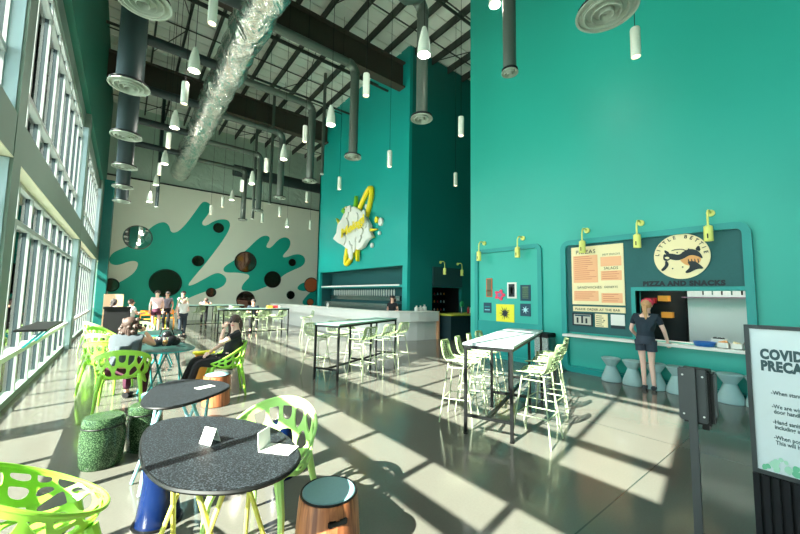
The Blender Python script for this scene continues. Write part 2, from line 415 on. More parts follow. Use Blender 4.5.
# ---- tower over the bar
ry0, ry1, rz0, rz1 = 10.8, 18.2, .95, 2.84
tw = MB()
tw.box(XT, XT+.15, YT, ry0, 0, H).box(XT, XT+.15, ry1, 18.6, 0, H).box(XT, XT+.15, ry0, ry1, 0, rz0).box(XT, XT+.15, ry0, ry1, rz1, H)
tw.box(XT, 14, 18.45, 18.6, 0, H)
struct('wall_tower', tw, TEALT)
struct('wall_tower_side', MB().box(XT+.15, 9.95, YT, YT+.15, 0, H).box(11.72, 12.5, YT, YT+.15, 0, H).box(9.95, 11.72, YT, YT+.15, 2.0, H).box(9.95, 11.72, YT, YT+.15, 0, .9), TEALD)  # the tower side's shade is put into the darker teal
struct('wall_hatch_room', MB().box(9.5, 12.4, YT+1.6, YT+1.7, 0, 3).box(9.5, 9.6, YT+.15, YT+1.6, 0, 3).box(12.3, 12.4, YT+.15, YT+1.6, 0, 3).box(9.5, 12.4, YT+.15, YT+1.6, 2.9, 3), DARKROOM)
struct('wall_tap_recess', MB().box(XT+.75, XT+.8, ry0, ry1, rz0-.1, rz1+.1).box(XT+.15, XT+.8, ry0-.05, ry0, rz0, rz1).box(XT+.15, XT+.8, ry1, ry1+.05, rz0, rz1).box(XT+.15, XT+.8, ry0, ry1, rz1, rz1+.05).box(XT+.15, XT+.8, ry0, ry1, rz0-.05, rz0), PANEL)

# ---- mural wall
WB = struct('wall_back', MB().box(-1.5, 14.2, YB, YB+.2, 0, 7.85), MURALW)
iv = MB(); n = 40
for i in range(n):
    xa = -1.5+15.7*i/n; xb = -1.5+15.7*(i+1)/n; iv.box(xa, xb, YB+.15, YB+.3, 7.85, H)
struct('insulated_upper_wall', iv, INSUL, WB)
struct('ledge', MB().box(-1.5, 14.2, YB-.06, YB+.15, 7.8, 7.88), STEEL, WB)
def mural(pts, material=MURALT, d=.004, it=2):
    q = [on_y(x, y, YB) for x, y in pts]; q = [(p.x, max(.02, p.z)) for p in q]
    return MB().prism(smooth_loop(q, it), lambda u, v, w: Vector((u, YB-w, v)), d)
A = [(108, 330), (107, 290), (112, 285), (119.5, 282.5), (134, 273.5), (138.6, 264.5), (136.4, 261), (129.6, 261), (118, 265.6), (110, 264), (109, 258), (113, 252.5), (122, 248.5), (131, 245.5), (150, 228), (158, 223), (165, 221.8), (169.5, 226), (170.5, 231.5), (174, 233), (179, 231), (186, 224), (195, 212), (201, 203), (205, 201.2), (210, 203.5), (211, 209), (207, 216), (202, 222), (202.5, 225), (206, 226), (213, 221.5), (221, 219), (229, 220), (230.6, 227), (224, 239), (212.5, 254.5), (205, 264), (193, 278), (187, 286), (193, 285), (204, 279), (214, 273.5), (220, 272.8), (226, 277), (226.5, 282), (221.5, 288), (202.5, 292), (180, 302), (172, 330)]
Bm = [(241, 290), (242.5, 284), (252, 275), (238, 272.5), (226, 272.7), (223, 270.5), (224.5, 266), (235, 260), (247, 249.5), (259, 237.5), (266.5, 235), (270.7, 238), (266.5, 245), (266.5, 247.7), (271, 248), (278.5, 239), (286, 236.7), (290.8, 240.5), (289.7, 248), (282, 256), (284.5, 258), (295, 254), (302.5, 254.7), (305.8, 260), (303, 266), (295, 269.3), (283, 275), (276, 283), (263.5, 287.7), (254.5, 291.5), (247, 291)]
Cm = [(296.5, 289), (299.5, 284), (307, 281.5), (312, 286), (310, 290), (303, 291.5)]
Dm = [(299, 306), (308.5, 293), (316, 290), (326, 289), (326, 308)]
for q in (A, Bm, Cm, Dm): struct('mural_splash', mural(q), MURALT, WB)


# ------------------------------------------------------------------ light
w = bpy.data.worlds.new('world'); scene.world = w; w.use_nodes = True
bg = w.node_tree.nodes['Background']; bg.inputs[0].default_value = (.74, .9, 1., 1); bg.inputs[1].default_value = 2.6
sd = Vector((1.26, .23, -1)).normalized()
sun = bpy.data.objects.new('sun', bpy.data.lights.new('sun', 'SUN')); COL.objects.link(sun)
sun.rotation_euler = sd.to_track_quat('-Z', 'Y').to_euler(); sun.data.energy = 23; sun.data.angle = R(.55); sun.data.color = (1, .89, .78)
scene.view_settings.view_transform = 'Standard'; scene.view_settings.look = 'None'; scene.view_settings.gamma = 1; scene.view_settings.use_curve_mapping = False
scene.view_settings.exposure = 1.22
scene.cycles.max_bounces = 10; scene.cycles.diffuse_bounces = 6; scene.cycles.glossy_bounces = 4; scene.cycles.transparent_max_bounces = 16
scene.cycles.sample_clamp_indirect = 6; scene.cycles.use_denoising = True
# ================================================================== FURNITURE TEMPLATES
def solid_shell(name, vs, fs, th, material, parent, smooth=True):
    used = sorted({i for f in fs for i in f}); ix = {v: k for k, v in enumerate(used)}
    vs = [Vector(vs[i]) for i in used]; fs = [tuple(ix[i] for i in f) for f in fs]
    nr = [Vector((0, 0, 0)) for _ in vs]; E = {}
    # one consistent winding
    for f in fs:
        c = (vs[f[1]]-vs[f[0]]).cross(vs[f[2]]-vs[f[0]])
        for i in f: nr[i] += c
        for k in range(len(f)): E[(f[k], f[(k+1) % len(f)])] = 1
    n = len(vs); mb = MB()
    top = [v+nr[i].normalized()*th/2 for i, v in enumerate(vs)]; bot = [v-nr[i].normalized()*th/2 for i, v in enumerate(vs)]
    ff = list(fs)+[tuple(i+n for i in f)[::-1] for f in fs]
    for (p, q) in E:
        if (q, p) not in E: ff.append((q, p, p+n, q+n))
    mb.add(top+bot, ff); return build(name, mb, material, parent, smooth)

# ---- lounge chair: bowl shell pierced with cells
def shell_pt(p, q):
    r = min(1., math.hypot(p, q)); a = math.atan2(p, q)          # q>0 is the front
    k = .5-.5*math.cos(a)                                           # 0 at the front, 1 at the back
    rim = .50 + .33*k**1.15
    if r < .42: hr, z = .22*r/.42, .44 - .012*math.cos(r/.42*PI/2)
    else:
        t = (r-.42)/.58; hr = .22+.05*math.sin(min(t/.3, 1)*PI/2)+(.04*t+.02*t*k); z = .44+(.05*(1-math.cos(t/.3*PI/2)) if t < .3 else .05+(rim-.49)*(t-.3)/.7)
    s = hr/max(r, 1e-6) if r > 1e-6 else 0
    return Vector((p*s, q*s*.93, z))
def clip(poly, n, d):
    out = []
    for i in range(len(poly)):
        a, b = poly[i], poly[(i+1) % len(poly)]; da = a.dot(n)-d; db = b.dot(n)-d
        if da <= 0: out.append(a)
        if da*db < 0: out.append(a+(b-a)*(da/(da-db)))
    return out
def lounge_shell():
    rs = random.Random(11); seeds = []
    for rr, n in ((.0, 1), (.27, 5), (.5, 9), (.69, 13), (.86, 17)):
        for k in range(n):
            a = 2*PI*(k+.5*(n % 2))/n+rs.uniform(-.09, .09); r2 = rr+rs.uniform(-.035, .035)*(rr > 0); seeds.append(Vector((r2*math.sin(a), r2*math.cos(a))))
    holes = []
    for i, s in enumerate(seeds):
        poly = [Vector((.93*math.cos(2*PI*k/40), .93*math.sin(2*PI*k/40))) for k in range(40)]
        for j, t in enumerate(seeds):
            if i == j: continue
            n = (t-s).normalized(); d = ((t+s)/2).dot(n)-.033; poly = clip(poly, n, d)
            if len(poly) < 3: break
        if len(poly) < 3: continue
        c = sum(poly, Vector((0, 0)))/len(poly)
        poly = smooth_loop([tuple(v) for v in poly], 2)
        poly = [(c.x+(x-c.x)*.95, c.y+(y-c.y)*.95) for x, y in poly]
        if i == 0: continue
        holes.append(poly)
    from mathutils.geometry import delaunay_2d_cdt
    pts = []; edges = []
    def loop(pl):
        o = len(pts); pts.extend(Vector(v) for v in pl); edges.extend((o+k, o+(k+1) % len(pl)) for k in range(len(pl)))
    loop([(math.cos(2*PI*k/72), math.sin(2*PI*k/72)) for k in range(72)])
    for h in holes: loop(h)
    def inside(x, y, pl):
        c = False; j = len(pl)-1
        for i in range(len(pl)):
            if (pl[i][1] > y) != (pl[j][1] > y) and x < (pl[j][0]-pl[i][0])*(y-pl[i][1])/(pl[j][1]-pl[i][1])+pl[i][0]: c = not c
            j = i
        return c
    g = .07; k = int(1/g)+1
    for i in range(-k, k+1):
        for j in range(-k, k+1):
            x, y = i*g, j*g
            if math.hypot(x, y) < .97 and not any(inside(x, y, h) for h in holes): pts.append(Vector((x, y)))
    vo, eo, fo, *_ = delaunay_2d_cdt(pts, edges, [], 0, 1e-5)
    fs = []
    for f in fo:
        cx = sum(vo[i].x for i in f)/3; cy = sum(vo[i].y for i in f)/3
        if math.hypot(cx, cy) <= 1 and not any(inside(cx, cy, h) for h in holes): fs.append(tuple(f))
    return [shell_pt(v.x, v.y) for v in vo], fs
SV, SF = lounge_shell()
def make_lounge(material, label, loc, rz, group):
    t = thing('lounge_chair', label, 'chair', (0, 0, 0), 0, group)
    s = solid_shell('shell', SV, SF, .012, material, t)
    rim = [shell_pt(math.sin(2*PI*k/48)*1.0, math.cos(2*PI*k/48)*1.0) for k in range(49)]
    build('rim', MB().tube(rim, .011, 8, False), material, s, True)
    for sx in (-1, 1):
        build('leg', MB().tube([(sx*.2, .19, .47), (sx*.25, .235, .30), (sx*.27, .26, 0)], [.03, .022, .014]), material, t, True)
        build('leg', MB().tube([(sx*.205, -.2, .50), (sx*.235, -.25, .28), (sx*.255, -.29, 0)], [.03, .022, .014]), material, t, True)
    t.location = loc; t.rotation_euler = (0, 0, rz); return t

# ---- bar stool: pierced shell on a wire sledge of four legs
def stool_shell():
    prof = [(.215, .735), (.17, .752), (.06, .755), (-.06, .76), (-.15, .775), (-.2, .81), (-.222, .86), (-.236, .92), (-.246, .97), (-.252, 1.025)]
    NU, NV = 15, 31; vs = []; fs = []
    def warp(n, off):
        w_ = [0.]
        for i in range(n-1): w_.append(w_[-1]+(2.6 if i % 2 == off else 1.))
        return [q/w_[-1] for q in w_]
    WU, WV = warp(NU, 0), warp(NV, 1)
    for j in range(NV):
        t = WV[j]*(len(prof)-1); i = min(int(t), len(prof)-2); f = t-i
        y = prof[i][0]*(1-f)+prof[i+1][0]*f; z = prof[i][1]*(1-f)+prof[i+1][1]*f
        v = WV[j]; w = .215-.02*v; 
        if v < .08: w *= .8+.2*math.sin(v/.08*PI/2)
        if v > .9: w *= .72+.28*math.sin((1-v)/.1*PI/2)
        for k in range(NU):
            u = 2*WU[k]-1; c = abs(u)**2.2
            if v < .45: vs.append((u*w, y, z+.035*c))
            else: vs.append((u*w, y+.05*c, z))
    for j in range(NV-1):
        for k in range(NU-1):
            if 0 < k < NU-2 and 2 < j < NV-3 and k % 2 == 0 and j % 2 == 1: continue
            fs.append((j*NU+k, j*NU+k+1, (j+1)*NU+k+1, (j+1)*NU+k))
    return vs, fs
def make_stool(label, group):
    t = thing('bar_stool', label, 'bar stool', (0, 0, 0), 0, group)
    solid_shell('seat_shell', *stool_shell(), .008, SAGE, t)
    A = {}
    for sx in (-1, 1):
        for sy in (-1, 1):
            a = Vector((sx*.13, sy*.12, .745)); b = Vector((sx*.225, sy*.215, 0)); A[(sx, sy)] = (a, b)
            build('leg', MB().tube([a, b], .0085, 6), SAGEL, t, True)
    o = [(-1, -1), (1, -1), (1, 1), (-1, 1)]
    for h, nm in ((.30, 'footrest'), (.69, 'leg_brace')):
        f = MB()
        for k in range(4):
            a0, b0 = A[o[k]]; a1, b1 = A[o[(k+1) % 4]]; u = 1-h/.745
            f.tube([a0.lerp(b0, u), a1.lerp(b1, u)], .007, 6)
        build(nm, f, SAGEL, t, True)
    return t

def high_table(label, loc, rz, group, topm, L=2.45, W=.6):
    t = thing('high_table', label, 'high table', loc, rz, group)
    build('table_top', MB().box(-L/2, L/2, -W/2, W/2, 1.04, 1.07), topm, t, bevel=.004)
    w = .034
    a = MB()
    for sy in (-1, 1): a.box(-L/2+.01, L/2-.01, sy*(W/2-.03)-w/2, sy*(W/2-.03)+w/2, 1.0, 1.04)
    for x in (-L/2+.03, 0, L/2-.03): a.box(x-w/2, x+w/2, -W/2+.02, W/2-.02, 1.0, 1.04)
    build('apron', a, BLACKM, t)
    for x in (-L/2+.03, 0, L/2-.03):
        for sy in (-1, 1):
            g = build('leg', MB().box(x-w/2, x+w/2, sy*(W/2-.03)-w/2, sy*(W/2-.03)+w/2, .02, 1.0), BLACKM, t)
            build('foot_pad', MB().lathe([(.014, .03), (.012, .012), (.026, .01), (.026, 0)], (x, sy*(W/2-.03), 0), 12), BLACKM, g)
    st = MB().box(-L/2+.03, L/2-.03, -w/2, w/2, .2, .234)
    for x in (-L/2+.03, 0, L/2-.03): st.box(x-w/2, x+w/2, -W/2+.03, W/2-.03, .2, .234)
    build('stretcher', st, BLACKM, t); return t

def low_table(label, pts, legm, topm=SPECK, rot0=0., z=.74):
    cx = sum(p[0] for p in pts)/len(pts); cy = sum(p[1] for p in pts)/len(pts)
    t = thing('cafe_table', label, 'table', (cx, cy, 0))
    pl = smooth_loop([(x-cx, y-cy) for x, y in pts], 3)
    build('table_top', MB().prism(pl, lambda u, v, w: Vector((u, v, z-w)), .022), topm, t)
    n = len(pl); e = MB(); e.tube([(x*1.002, y*1.002, z-.012) for x, y in pl+[pl[0]]], .0115, 6, False)
    build('edge_band', e, BLACKM if topm is SPECK else legm, t, True)
    for k in range(3):
        a = rot0+2*PI*k/3
        for s in (-1, 1):
            p0 = (.2*math.cos(a+s*.55), .2*math.sin(a+s*.55), z-.02); p1 = (.34*math.cos(a-s*.42), .34*math.sin(a-s*.42), 0.008)
            build('leg', MB().tube([p0, p1], .0135, 8), legm, t, True)
    return t

def stump(name, label, loc, rt, rb, h, body, cush=None, slot=False, rz=0, group=None):
    t = thing(name, label, 'stool', loc, rz, group)
    build('body', MB().lathe([(rb-.01, 0), (rb, .012), (rt+.004, h-.03), (rt, h-.008), (rt-.012, h-.006)], n=40), body, t, True)
    if cush: 
        build('cushion', MB().lathe([(rt-.014, h-.02), (rt-.014, h), (rt-.02, h+.005), (0, h+.006)], n=40), cush, t, True)
        build('rim_ring', MB().tube([((rt-.006)*math.cos(2*PI*k/40), (rt-.006)*math.sin(2*PI*k/40), h-.002) for k in range(41)], .006, 6, False), BLACKM, t, True)
    if slot: 
        r = rt+.004+(rb-rt)*.14
        build('handle_slot', MB().box(-.055, .055, -r-.004, -r+.03, h-.11, h-.075), BLACKM, t, bevel=.006)
    return t

# ---- placed furniture
TABLES_HI = [(4.53, 3.11, R(22.4)), (4.2, 6.72, R(25.9)), (3.95, 13.75, R(6)), (3.4, 18.2, R(4))]
tl = ['pale topped high table nearest the poster wall, black frame', 'high table between the poster wall and the white bar, green grey top', 'high table behind the seated woman in black, before the round mirrors', 'furthest high table, close to the mural wall']
for (x, y, a), l, tm in zip(TABLES_HI, tl, (TOPW, TOPG, TOPG, TOPG)): high_table(l, (x, y, 0), a, 'high tables with black frames', tm)
st0 = None
where = ['pale high table by posters', 'high table before white bar', 'high table behind woman in black', 'furthest high table near mural']
names = {1: ['window side near', 'window side second', 'window side far', 'window side furthest'], -1: ['counter side near', 'counter side middle', 'counter side far']}
rr = random.Random(5)
for ti, (x, y, a) in enumerate(TABLES_HI):
    d = Vector((math.cos(a), math.sin(a))); n = Vector((-d.y, d.x))
    for s in (1, -1):
        ts = (-.8, -.02, .72) if ti != 0 else ((-.78, -.26, .28, .82) if s == 1 else (-.98, -.2, .5))
        for k, tt in enumerate(ts):
            if ti == 3 and s == 1: continue
            off = .50 if ti == 0 else .55
            p = Vector((x, y))+d*(tt+rr.uniform(-.05, .05))+n*s*off; rz = a+(PI if s > 0 else 0)+rr.uniform(-.25, .25)+(.25*(k-1) if (ti, s) == (0, -1) else 0)
            lab = 'sage pierced bar stool at %s, %s' % (where[ti], names[s][k])
            g = 'sage bar stools at the high tables'
            if st0 is None: st0 = make_stool(lab, g); st0.location = (p.x, p.y, 0); st0.rotation_euler = (0, 0, rz)
            else: dup(st0, (p.x, p.y, 0), rz, lab, g)
for (x, y, rz, lab) in ((5.4, 12.35, R(78), 'sage bar stool standing alone in the aisle before the white bar'), ):
    dup(st0, (x, y, 0), rz, lab, 'sage bar stools at the high tables')

LG = 'pierced green shell chairs'
CHAIRS = [(-.28, 2.52, 283, LIME, 'bright lime pierced shell chair cut off by the bottom left corner'),
    (.84, 2.50, 131, LIMEP, 'pale lime pierced chair tucked behind the large black table beside the wood stump'),
    (.07, 6.35, -6, LIME, 'lime pierced chair whose holed back faces the camera, under the woman in the grey top'),
    (-.12, 7.6, -25, LIME, 'darker looking lime chair half hidden behind the grey top woman\'s chair'),
    (1.38, 6.3, 84, LIME, 'lime pierced chair seen from the side, carrying the woman in black'),
    (-.2, 8.9, -30, LIMEP, 'pale lime chair beyond the grey top woman, close to the windows'),
    (-.25, 10.2, -120, LIME, 'lime chair turned toward the hall near the black basket'),
    (-.45, 12.3, -60, LIMEP, 'furthest pale lime chair by the windows'),
    (.4, 11.4, 170, SAGE, 'sage pierced chair in front of the black basket by the windows')]
for x, y, a, mm, l in CHAIRS: make_lounge(mm, l, (x, y, 0), R(a), LG)

low_table('large black speckled table on yellow crossed legs with a folded white card',
    [(.15, 2.73), (.2, 2.93), (.35, 3.0), (.57, 2.86), (.75, 2.63), (.87, 2.29), (.84, 1.93), (.74, 1.79), (.6, 1.73), (.45, 1.75), (.31, 1.85), (.2, 1.99), (.13, 2.3)], YEL, rot0=.3)
low_table('black speckled table on light blue crossed legs, second from the camera',
    [(.17, 3.5), (.2, 3.75), (.3, 4.1), (.46, 4.25), (.64, 4.18), (.82, 3.98), (.88, 3.72), (.78, 3.56), (.55, 3.36), (.36, 3.27), (.22, 3.34)], LBLUE, rot0=1.2)
TEALTOP = mat('dark_teal_top', (22, 58, 54), .4)
low_table('dark table on teal legs between the two seated women',
    [(.2, 6.9), (.3, 6.4), (.6, 6.2), (.95, 6.4), (1.0, 6.9), (.85, 7.4), (.5, 7.5), (.28, 7.3)], LTEAL, TEALTOP, rot0=.2)
low_table('teal topped table beyond the bag and beer glass',
    [(.2, 9.2), (.35, 8.8), (.8, 8.7), (1.1, 9.1), (1.1, 9.7), (.8, 10.0), (.4, 9.9)], LTEAL, TEALTOP, rot0=.9)

stump('stump_stool', 'walnut stump stool with blue grey cushion at the bottom edge', (1.05, 1.99, 0), .17, .205, .45, WOOD, CUSH, True, R(-10))
stump('stump_stool', 'walnut stump stool with blue grey cushion under the woman in black\'s chair', (1.17, 5.78, 0), .175, .185, .43, WOOD, CUSH)
for lab, loc, r in (('left and nearer of two green speckled ceramic garden stools', (-.06, 4.42, 0), .165), ('right and further of two green speckled ceramic garden stools', (.27, 4.62, 0), .15)):
    t = thing('garden_stool', lab, 'stool', loc, 0, 'green speckled ceramic stools')
    build('body', MB().lathe([(r*.9, 0), (r*.98, .03), (r*1.06, .18), (r*1.04, .3), (r*.98, .36), (r*1.0, .37), (r*1.0, .41), (r*.9, .445), (0, .45)], n=36), SPECKG, t, True)
    build('groove', MB().tube([(r*1.0*math.cos(2*PI*k/36), r*1.0*math.sin(2*PI*k/36), .365) for k in range(37)], .006, 6, False), BLACKM, t, True)
bl = thing('hourglass_stool', 'glossy blue round stool under the large black table', 'stool', (.30, 3.12, 0))
build('body', MB().lathe([(.135, 0), (.14, .01), (.115, .2), (.105, .3), (.12, .43), (.12, .45), (0, .455)], n=36), BLUE, bl, True)
build('foot_ring', MB().lathe([(.155, 0), (.155, .012), (.145, .014)], n=36), BLACKM, bl, True)
bl = thing('hourglass_stool', 'glossy blue round seat seen through the holes of the pale lime chair', 'stool', (1.22, 3.25, 0))
build('body', MB().lathe([(.135, 0), (.14, .01), (.115, .2), (.105, .3), (.12, .43), (.12, .45), (0, .455)], n=36), BLUE, bl, True)
wt = thing('pedestal_stool', 'pale blue low round stool behind the second black table', 'stool', (.42, 5.05, 0))
build('seat', MB().lathe([(.17, .40), (.18, .41), (.18, .44), (0, .445)], n=32), LBLUE, wt, True)
build('pedestal', MB().lathe([(.13, 0), (.13, .015), (.03, .03), (.025, .38), (.08, .40)], n=24), LBLUE, wt, True)

# concrete hourglass stools under the snack counter
for k, yv in enumerate([3.0, 2.62, 2.26, 1.92, 1.58, 1.24, .9]):
    t = thing('concrete_stool', 'pale concrete hourglass stool under the snack counter, ' + ['furthest left of seven', 'second from the left end', 'just right of the standing woman\'s legs', 'middle of the row of seven', 'behind the sanitizer stand', 'just right of the sanitizer stand', 'right end, by the white poster'][k], 'stool', (7.79, yv, 0), 0, 'hourglass stools at the snack counter')
    build('base', MB().lathe([(.172, 0), (.178, .01), (.168, .08), (.085, .3)], n=28), CONC, t, True)
    build('seat', MB().lathe([(.085, .3), (.168, .43), (.172, .45), (.15, .46), (0, .46)], n=28), CONC, t, True)
# ================================================================== BAR, DUCTS, LAMPS, WALL THINGS
# ---- white bar counter: straight run, rounded corner, short end
def bar_path(x0, inset):
    pts = [(x0+inset, 21.5)]; r = 1.9; cx, cy = x0+r, 11.6
    pts.append((x0+inset, cy)); rr_ = r-inset
    pts += [(cx-rr_*math.cos(R(90*k/8)), cy-rr_*math.sin(R(90*k/8))) for k in range(1, 9)]
    pts.append((9.55, cy-rr_)); return pts
def ribbon(outer, inner, z0, z1):
    n = len(outer); mb = MB()
    vs = [(x, y, z) for z in (z0, z1) for pl in (outer, inner) for x, y in pl]
    f = []
    for i in range(n-1):
        o, p = i, i+1
        f += [(o, p, p+n, o+n), (o+2*n, p+2*n, p+3*n, o+3*n), (o, p, p+2*n, o+2*n), (o+n, p+n, p+3*n, o+3*n)]
    f += [(0, n, 3*n, 2*n), (n-1, 2*n-1, 4*n-1, 3*n-1)]
    return mb.add(vs, f)
BX = 7.05
bar = thing('bar_counter', 'long white curved bar counter under the tap wall', 'bar counter', (0, 0, 0))
build('front', ribbon(bar_path(BX, .12), bar_path(BX, .3), 0, .70), BARW, bar)
build('counter_edge', ribbon(bar_path(BX, 0), bar_path(BX, .65), .69, 1.03), BARW, bar)
build('counter_top', ribbon(bar_path(BX, -.02), bar_path(BX, .67), 1.03, 1.06), WHITE, bar)
build('end_panel', MB().box(9.55, 9.6, 9.7, 10.3, 0, 1.06), mat('orange_lit_end', (206, 150, 110), .6), bar)  # orange colour paints the warm light on the bar's end
# ---- tap wall
sh = thing('tap_shelf', 'teal shelf with white edge across the tap recess', 'shelf', (0, 0, 0))
build('board', MB().box(XT+.1, XT+.7, ry0+.02, ry1-.02, 1.98, 2.08), TRIMT, sh)
build('edge_strip', MB().box(XT+.06, XT+.1, ry0+.3, ry1-.1, 2.03, 2.1), WHITE, sh)
tr = thing('beer_tap_rail', 'steel rail carrying a long row of white tap handles', 'beer taps', (0, 0, 0))
build('rail', MB().box(XT+.58, XT+.72, 11.7, ry1-.2, 1.40, 1.62), STAIN, tr)
for k in range(30):
    y = 12.0+k*(17.4-12.0)/29
    h = build('tap_handle', MB().lathe([(.018, 0), (.035, .08), (.04, .24), (.025, .30), (0, .31)], (XT+.52, y, 1.60), 8), WHITE, tr, True)
tag(build('back_bar_cabinet', MB().box(XT+.2, XT+.7, ry0+.6, ry1-.1, rz0+.01, 1.28), STAIN), 'low stainless cabinet below the beer taps', 'cabinet')
def bottle(name, label, loc, r, h, m, cat='bottle', group=None, cap=None):
    t = thing(name, label, cat, loc, 0, group)
    build('body', MB().lathe([(r*.95, 0), (r, .01), (r, h*.6), (r*.4, h*.75), (r*.35, h*.93)], n=12), m, t, True)
    build('cap', MB().lathe([(r*.4, h*.93), (r*.4, h), (0, h)], n=10), cap or BLACKM, t, True); return t
bottle('spray_bottle', 'small white bottle alone on the long bar top', (7.3, 14.5, 1.061), .05, .24, WHITE)
for k, (x, lab) in enumerate(((8.95, 'left white squat jug at the curved bar end'), (9.15, 'white squat jug, middle of three at the bar end'), (9.36, 'right white jug nearest the hatch at the bar end'))):
    bottle('jug', lab, (x, 10.3, 1.061), .09, .2+.04*(k == 2), WHITE, 'jug', 'white jugs on the bar end', WHITE)

# ---- service hatch beyond the corner
hc = thing('hatch_cabinet', 'dark cabinet under the yellow counter of the service hatch', 'cabinet', (0, 0, 0))
build('body', MB().box(9.8, 12.3, 9.3, 10.38, 0, .9), mat('night_teal_cabinet', (10, 44, 50), .6), hc)
build('counter_top', MB().box(9.72, 12.35, 9.2, 10.39, .9, .95), mat('olive_yellow_top', (176, 178, 60), .5), hc)
tag(build('hatch_header_panel', MB().box(9.95, 11.72, YT-.06, YT, 2.04, 2.85), mat('hatch_panel', (22, 66, 68), .7)), 'dark panel above the service hatch opening', 'panel')
fr = thing('drinks_fridge', 'dark glass door fridge inside the service hatch', 'fridge', (0, 0, 0))
build('cabinet', MB().box(10.0, 11.7, YT+1.0, YT+1.55, 0, 2.1), BLACKM, fr)
for k in range(3):
    x = 10.03+k*.56; d = build('door', MB().box(x, x+.53, YT+.96, YT+1.0, .1, 2.05), BLACKM, fr)
    build('pane', MB().box(x+.05, x+.48, YT+.952, YT+.96, .2, 1.95), GLASS, d)
    build('handle', MB().box(x+.02, x+.04, YT+.9, YT+.95, .8, 1.4), STAIN, d)
bn = 0
for row, z in enumerate((1.0, 1.35, 1.7)):
    b = build('shelf', MB().box(10.03, 11.67, YT+.80, YT+.95, z-.02, z), STAIN, fr)
    for k in range(8):
        m_ = (WHITE, ORANGE, RED, LBLUE)[(k+row) % 4]
        bottle('can', 'small can on the hatch fridge shelf, row %s' % ('low', 'middle', 'top')[row], (10.12+k*.2, YT+.87, z+.001), .03, .12, m_, 'can', 'cans in the service hatch')
tp = thing('tap_tower', 'green round tap tower on the yellow hatch counter', 'tap tower', (10.9, 9.75, .95))
build('post', MB().lathe([(.05, 0), (.03, .02), (.03, .3)], n=12), STAIN, tp, True); build('badge', MB().sphere((0, -.02, .38), .13, 14, (1, .4, 1)), mat('bright_green_badge', (30, 150, 90), .4), tp, True)
bottle('bottle', 'red capped bottle left of the green tap tower', (11.25, 9.7, .951), .05, .3, RED)
bottle('bottle', 'white bottle right end of the yellow hatch counter', (11.5, 9.8, .951), .05, .26, WHITE)

# ---- gooseneck wall lamps
def wall_lamp(label, base, dirn, s=1.):
    t = thing('wall_lamp', label, 'wall lamp', base, math.atan2(dirn[1], dirn[0]), 'yellow gooseneck wall lamps')   # local +x points off the wall
    build('backplate', MB().lathe([(0, 0), (.06, .0), (.06, .03), (0, .035)], (0, 0, 0), 16, Matrix.Rotation(R(90), 4, 'Y')), YLAMP, t, True)
    build('arm', MB().tube([(.02, 0, 0), (.12, 0, .03), (.2, 0, .02), (.25, 0, -.04), (.26, 0, -.12), (.26, 0, -.26)], .016, 8), YLAMP, t, True)
    sh_ = build('shade', MB().lathe([(.03, 0), (.062, -.02), (.066, -.27), (.06, -.27), (.055, -.04), (.0, -.03)], (.26, 0, -.25), 18), YLAMP, t, True)
    build('slot', MB().box(.327, .332, -.008, .008, -.48, -.40), BLACKM, sh_)
    return t
for p, l in (((6.33, 3.16), 'left yellow gooseneck lamp over the poster bay'), ((5.1, 3.16), 'right yellow gooseneck lamp over the poster bay'), ((3.5, 3.14), 'yellow gooseneck lamp above the menu board'), ((2.46, 3.15), 'yellow gooseneck lamp between menu board and round sign'), ((1.40, 3.16), 'yellow gooseneck lamp right of the round sign')):
    wall_lamp(l, (XR-.002, p[0], p[1]), (-1, 0))
for x, l in ((10.35, 'left yellow lamp over the dark service hatch'), (11.4, 'right yellow lamp over the dark service hatch')):
    wall_lamp(l, (x, YT-.062, 3.05), (0, -1))

# ---- counter shelf and things on it
tag(build('counter_shelf', MB().box(XR-.24, XR+.45, .98, oy1, .785, .835).box(XR-.24, XR-.01, oy1, 4.0, .785, .835), WHITE, bevel=.006), 'long white counter shelf along the snack bay', 'counter')
kb = thing('kitchen_shelf', 'shelf with hanging utensils at the back of the snack kitchen', 'shelf', (0, 0, 0))
build('board', MB().box(9.02, 9.1, .9, 2.1, 1.68, 1.70), mat('mauve_shelf', (120, 90, 110), .5), kb)
ks = thing('kitchen_screen', 'pale grey partition filling most of the snack window', 'partition', (0, 0, 0))
build('sheet', MB().box(9.1, 9.16, .2, 2.02, 0, 2.6), SHUT, ks)
for k in range(5):
    build('hook', MB().tube([(9.05, 1.2+k*.14, 1.86), (9.05, 1.2+k*.14, 1.74)], .012, 6), (BLACKM, STAIN)[k % 2], kb)
kp = thing('kitchen_rack', 'dark rack with orange and red boxes behind the woman', 'rack', (0, 0, 0))
build('frame', MB().box(9.3, 9.9, 2.1, 3.1, .1, 2.4), DARKROOM, kp)
for k, (y, z, m_) in enumerate(((2.35, 1.6, ORANGE), (2.6, 1.55, RED), (2.3, 1.25, ORANGE), (2.7, 1.9, RUST), (2.4, 2.0, RED))):
    tag(build('food_box', MB().box(9.1, 9.29, y, y+.18, z, z+.12), m_), 'small %s box in the dark kitchen rack, %s' % (('orange', 'red', 'orange', 'rust', 'red')[k], ('right of the cap', 'at cap height', 'low down', 'up left', 'topmost')[k]), 'box')
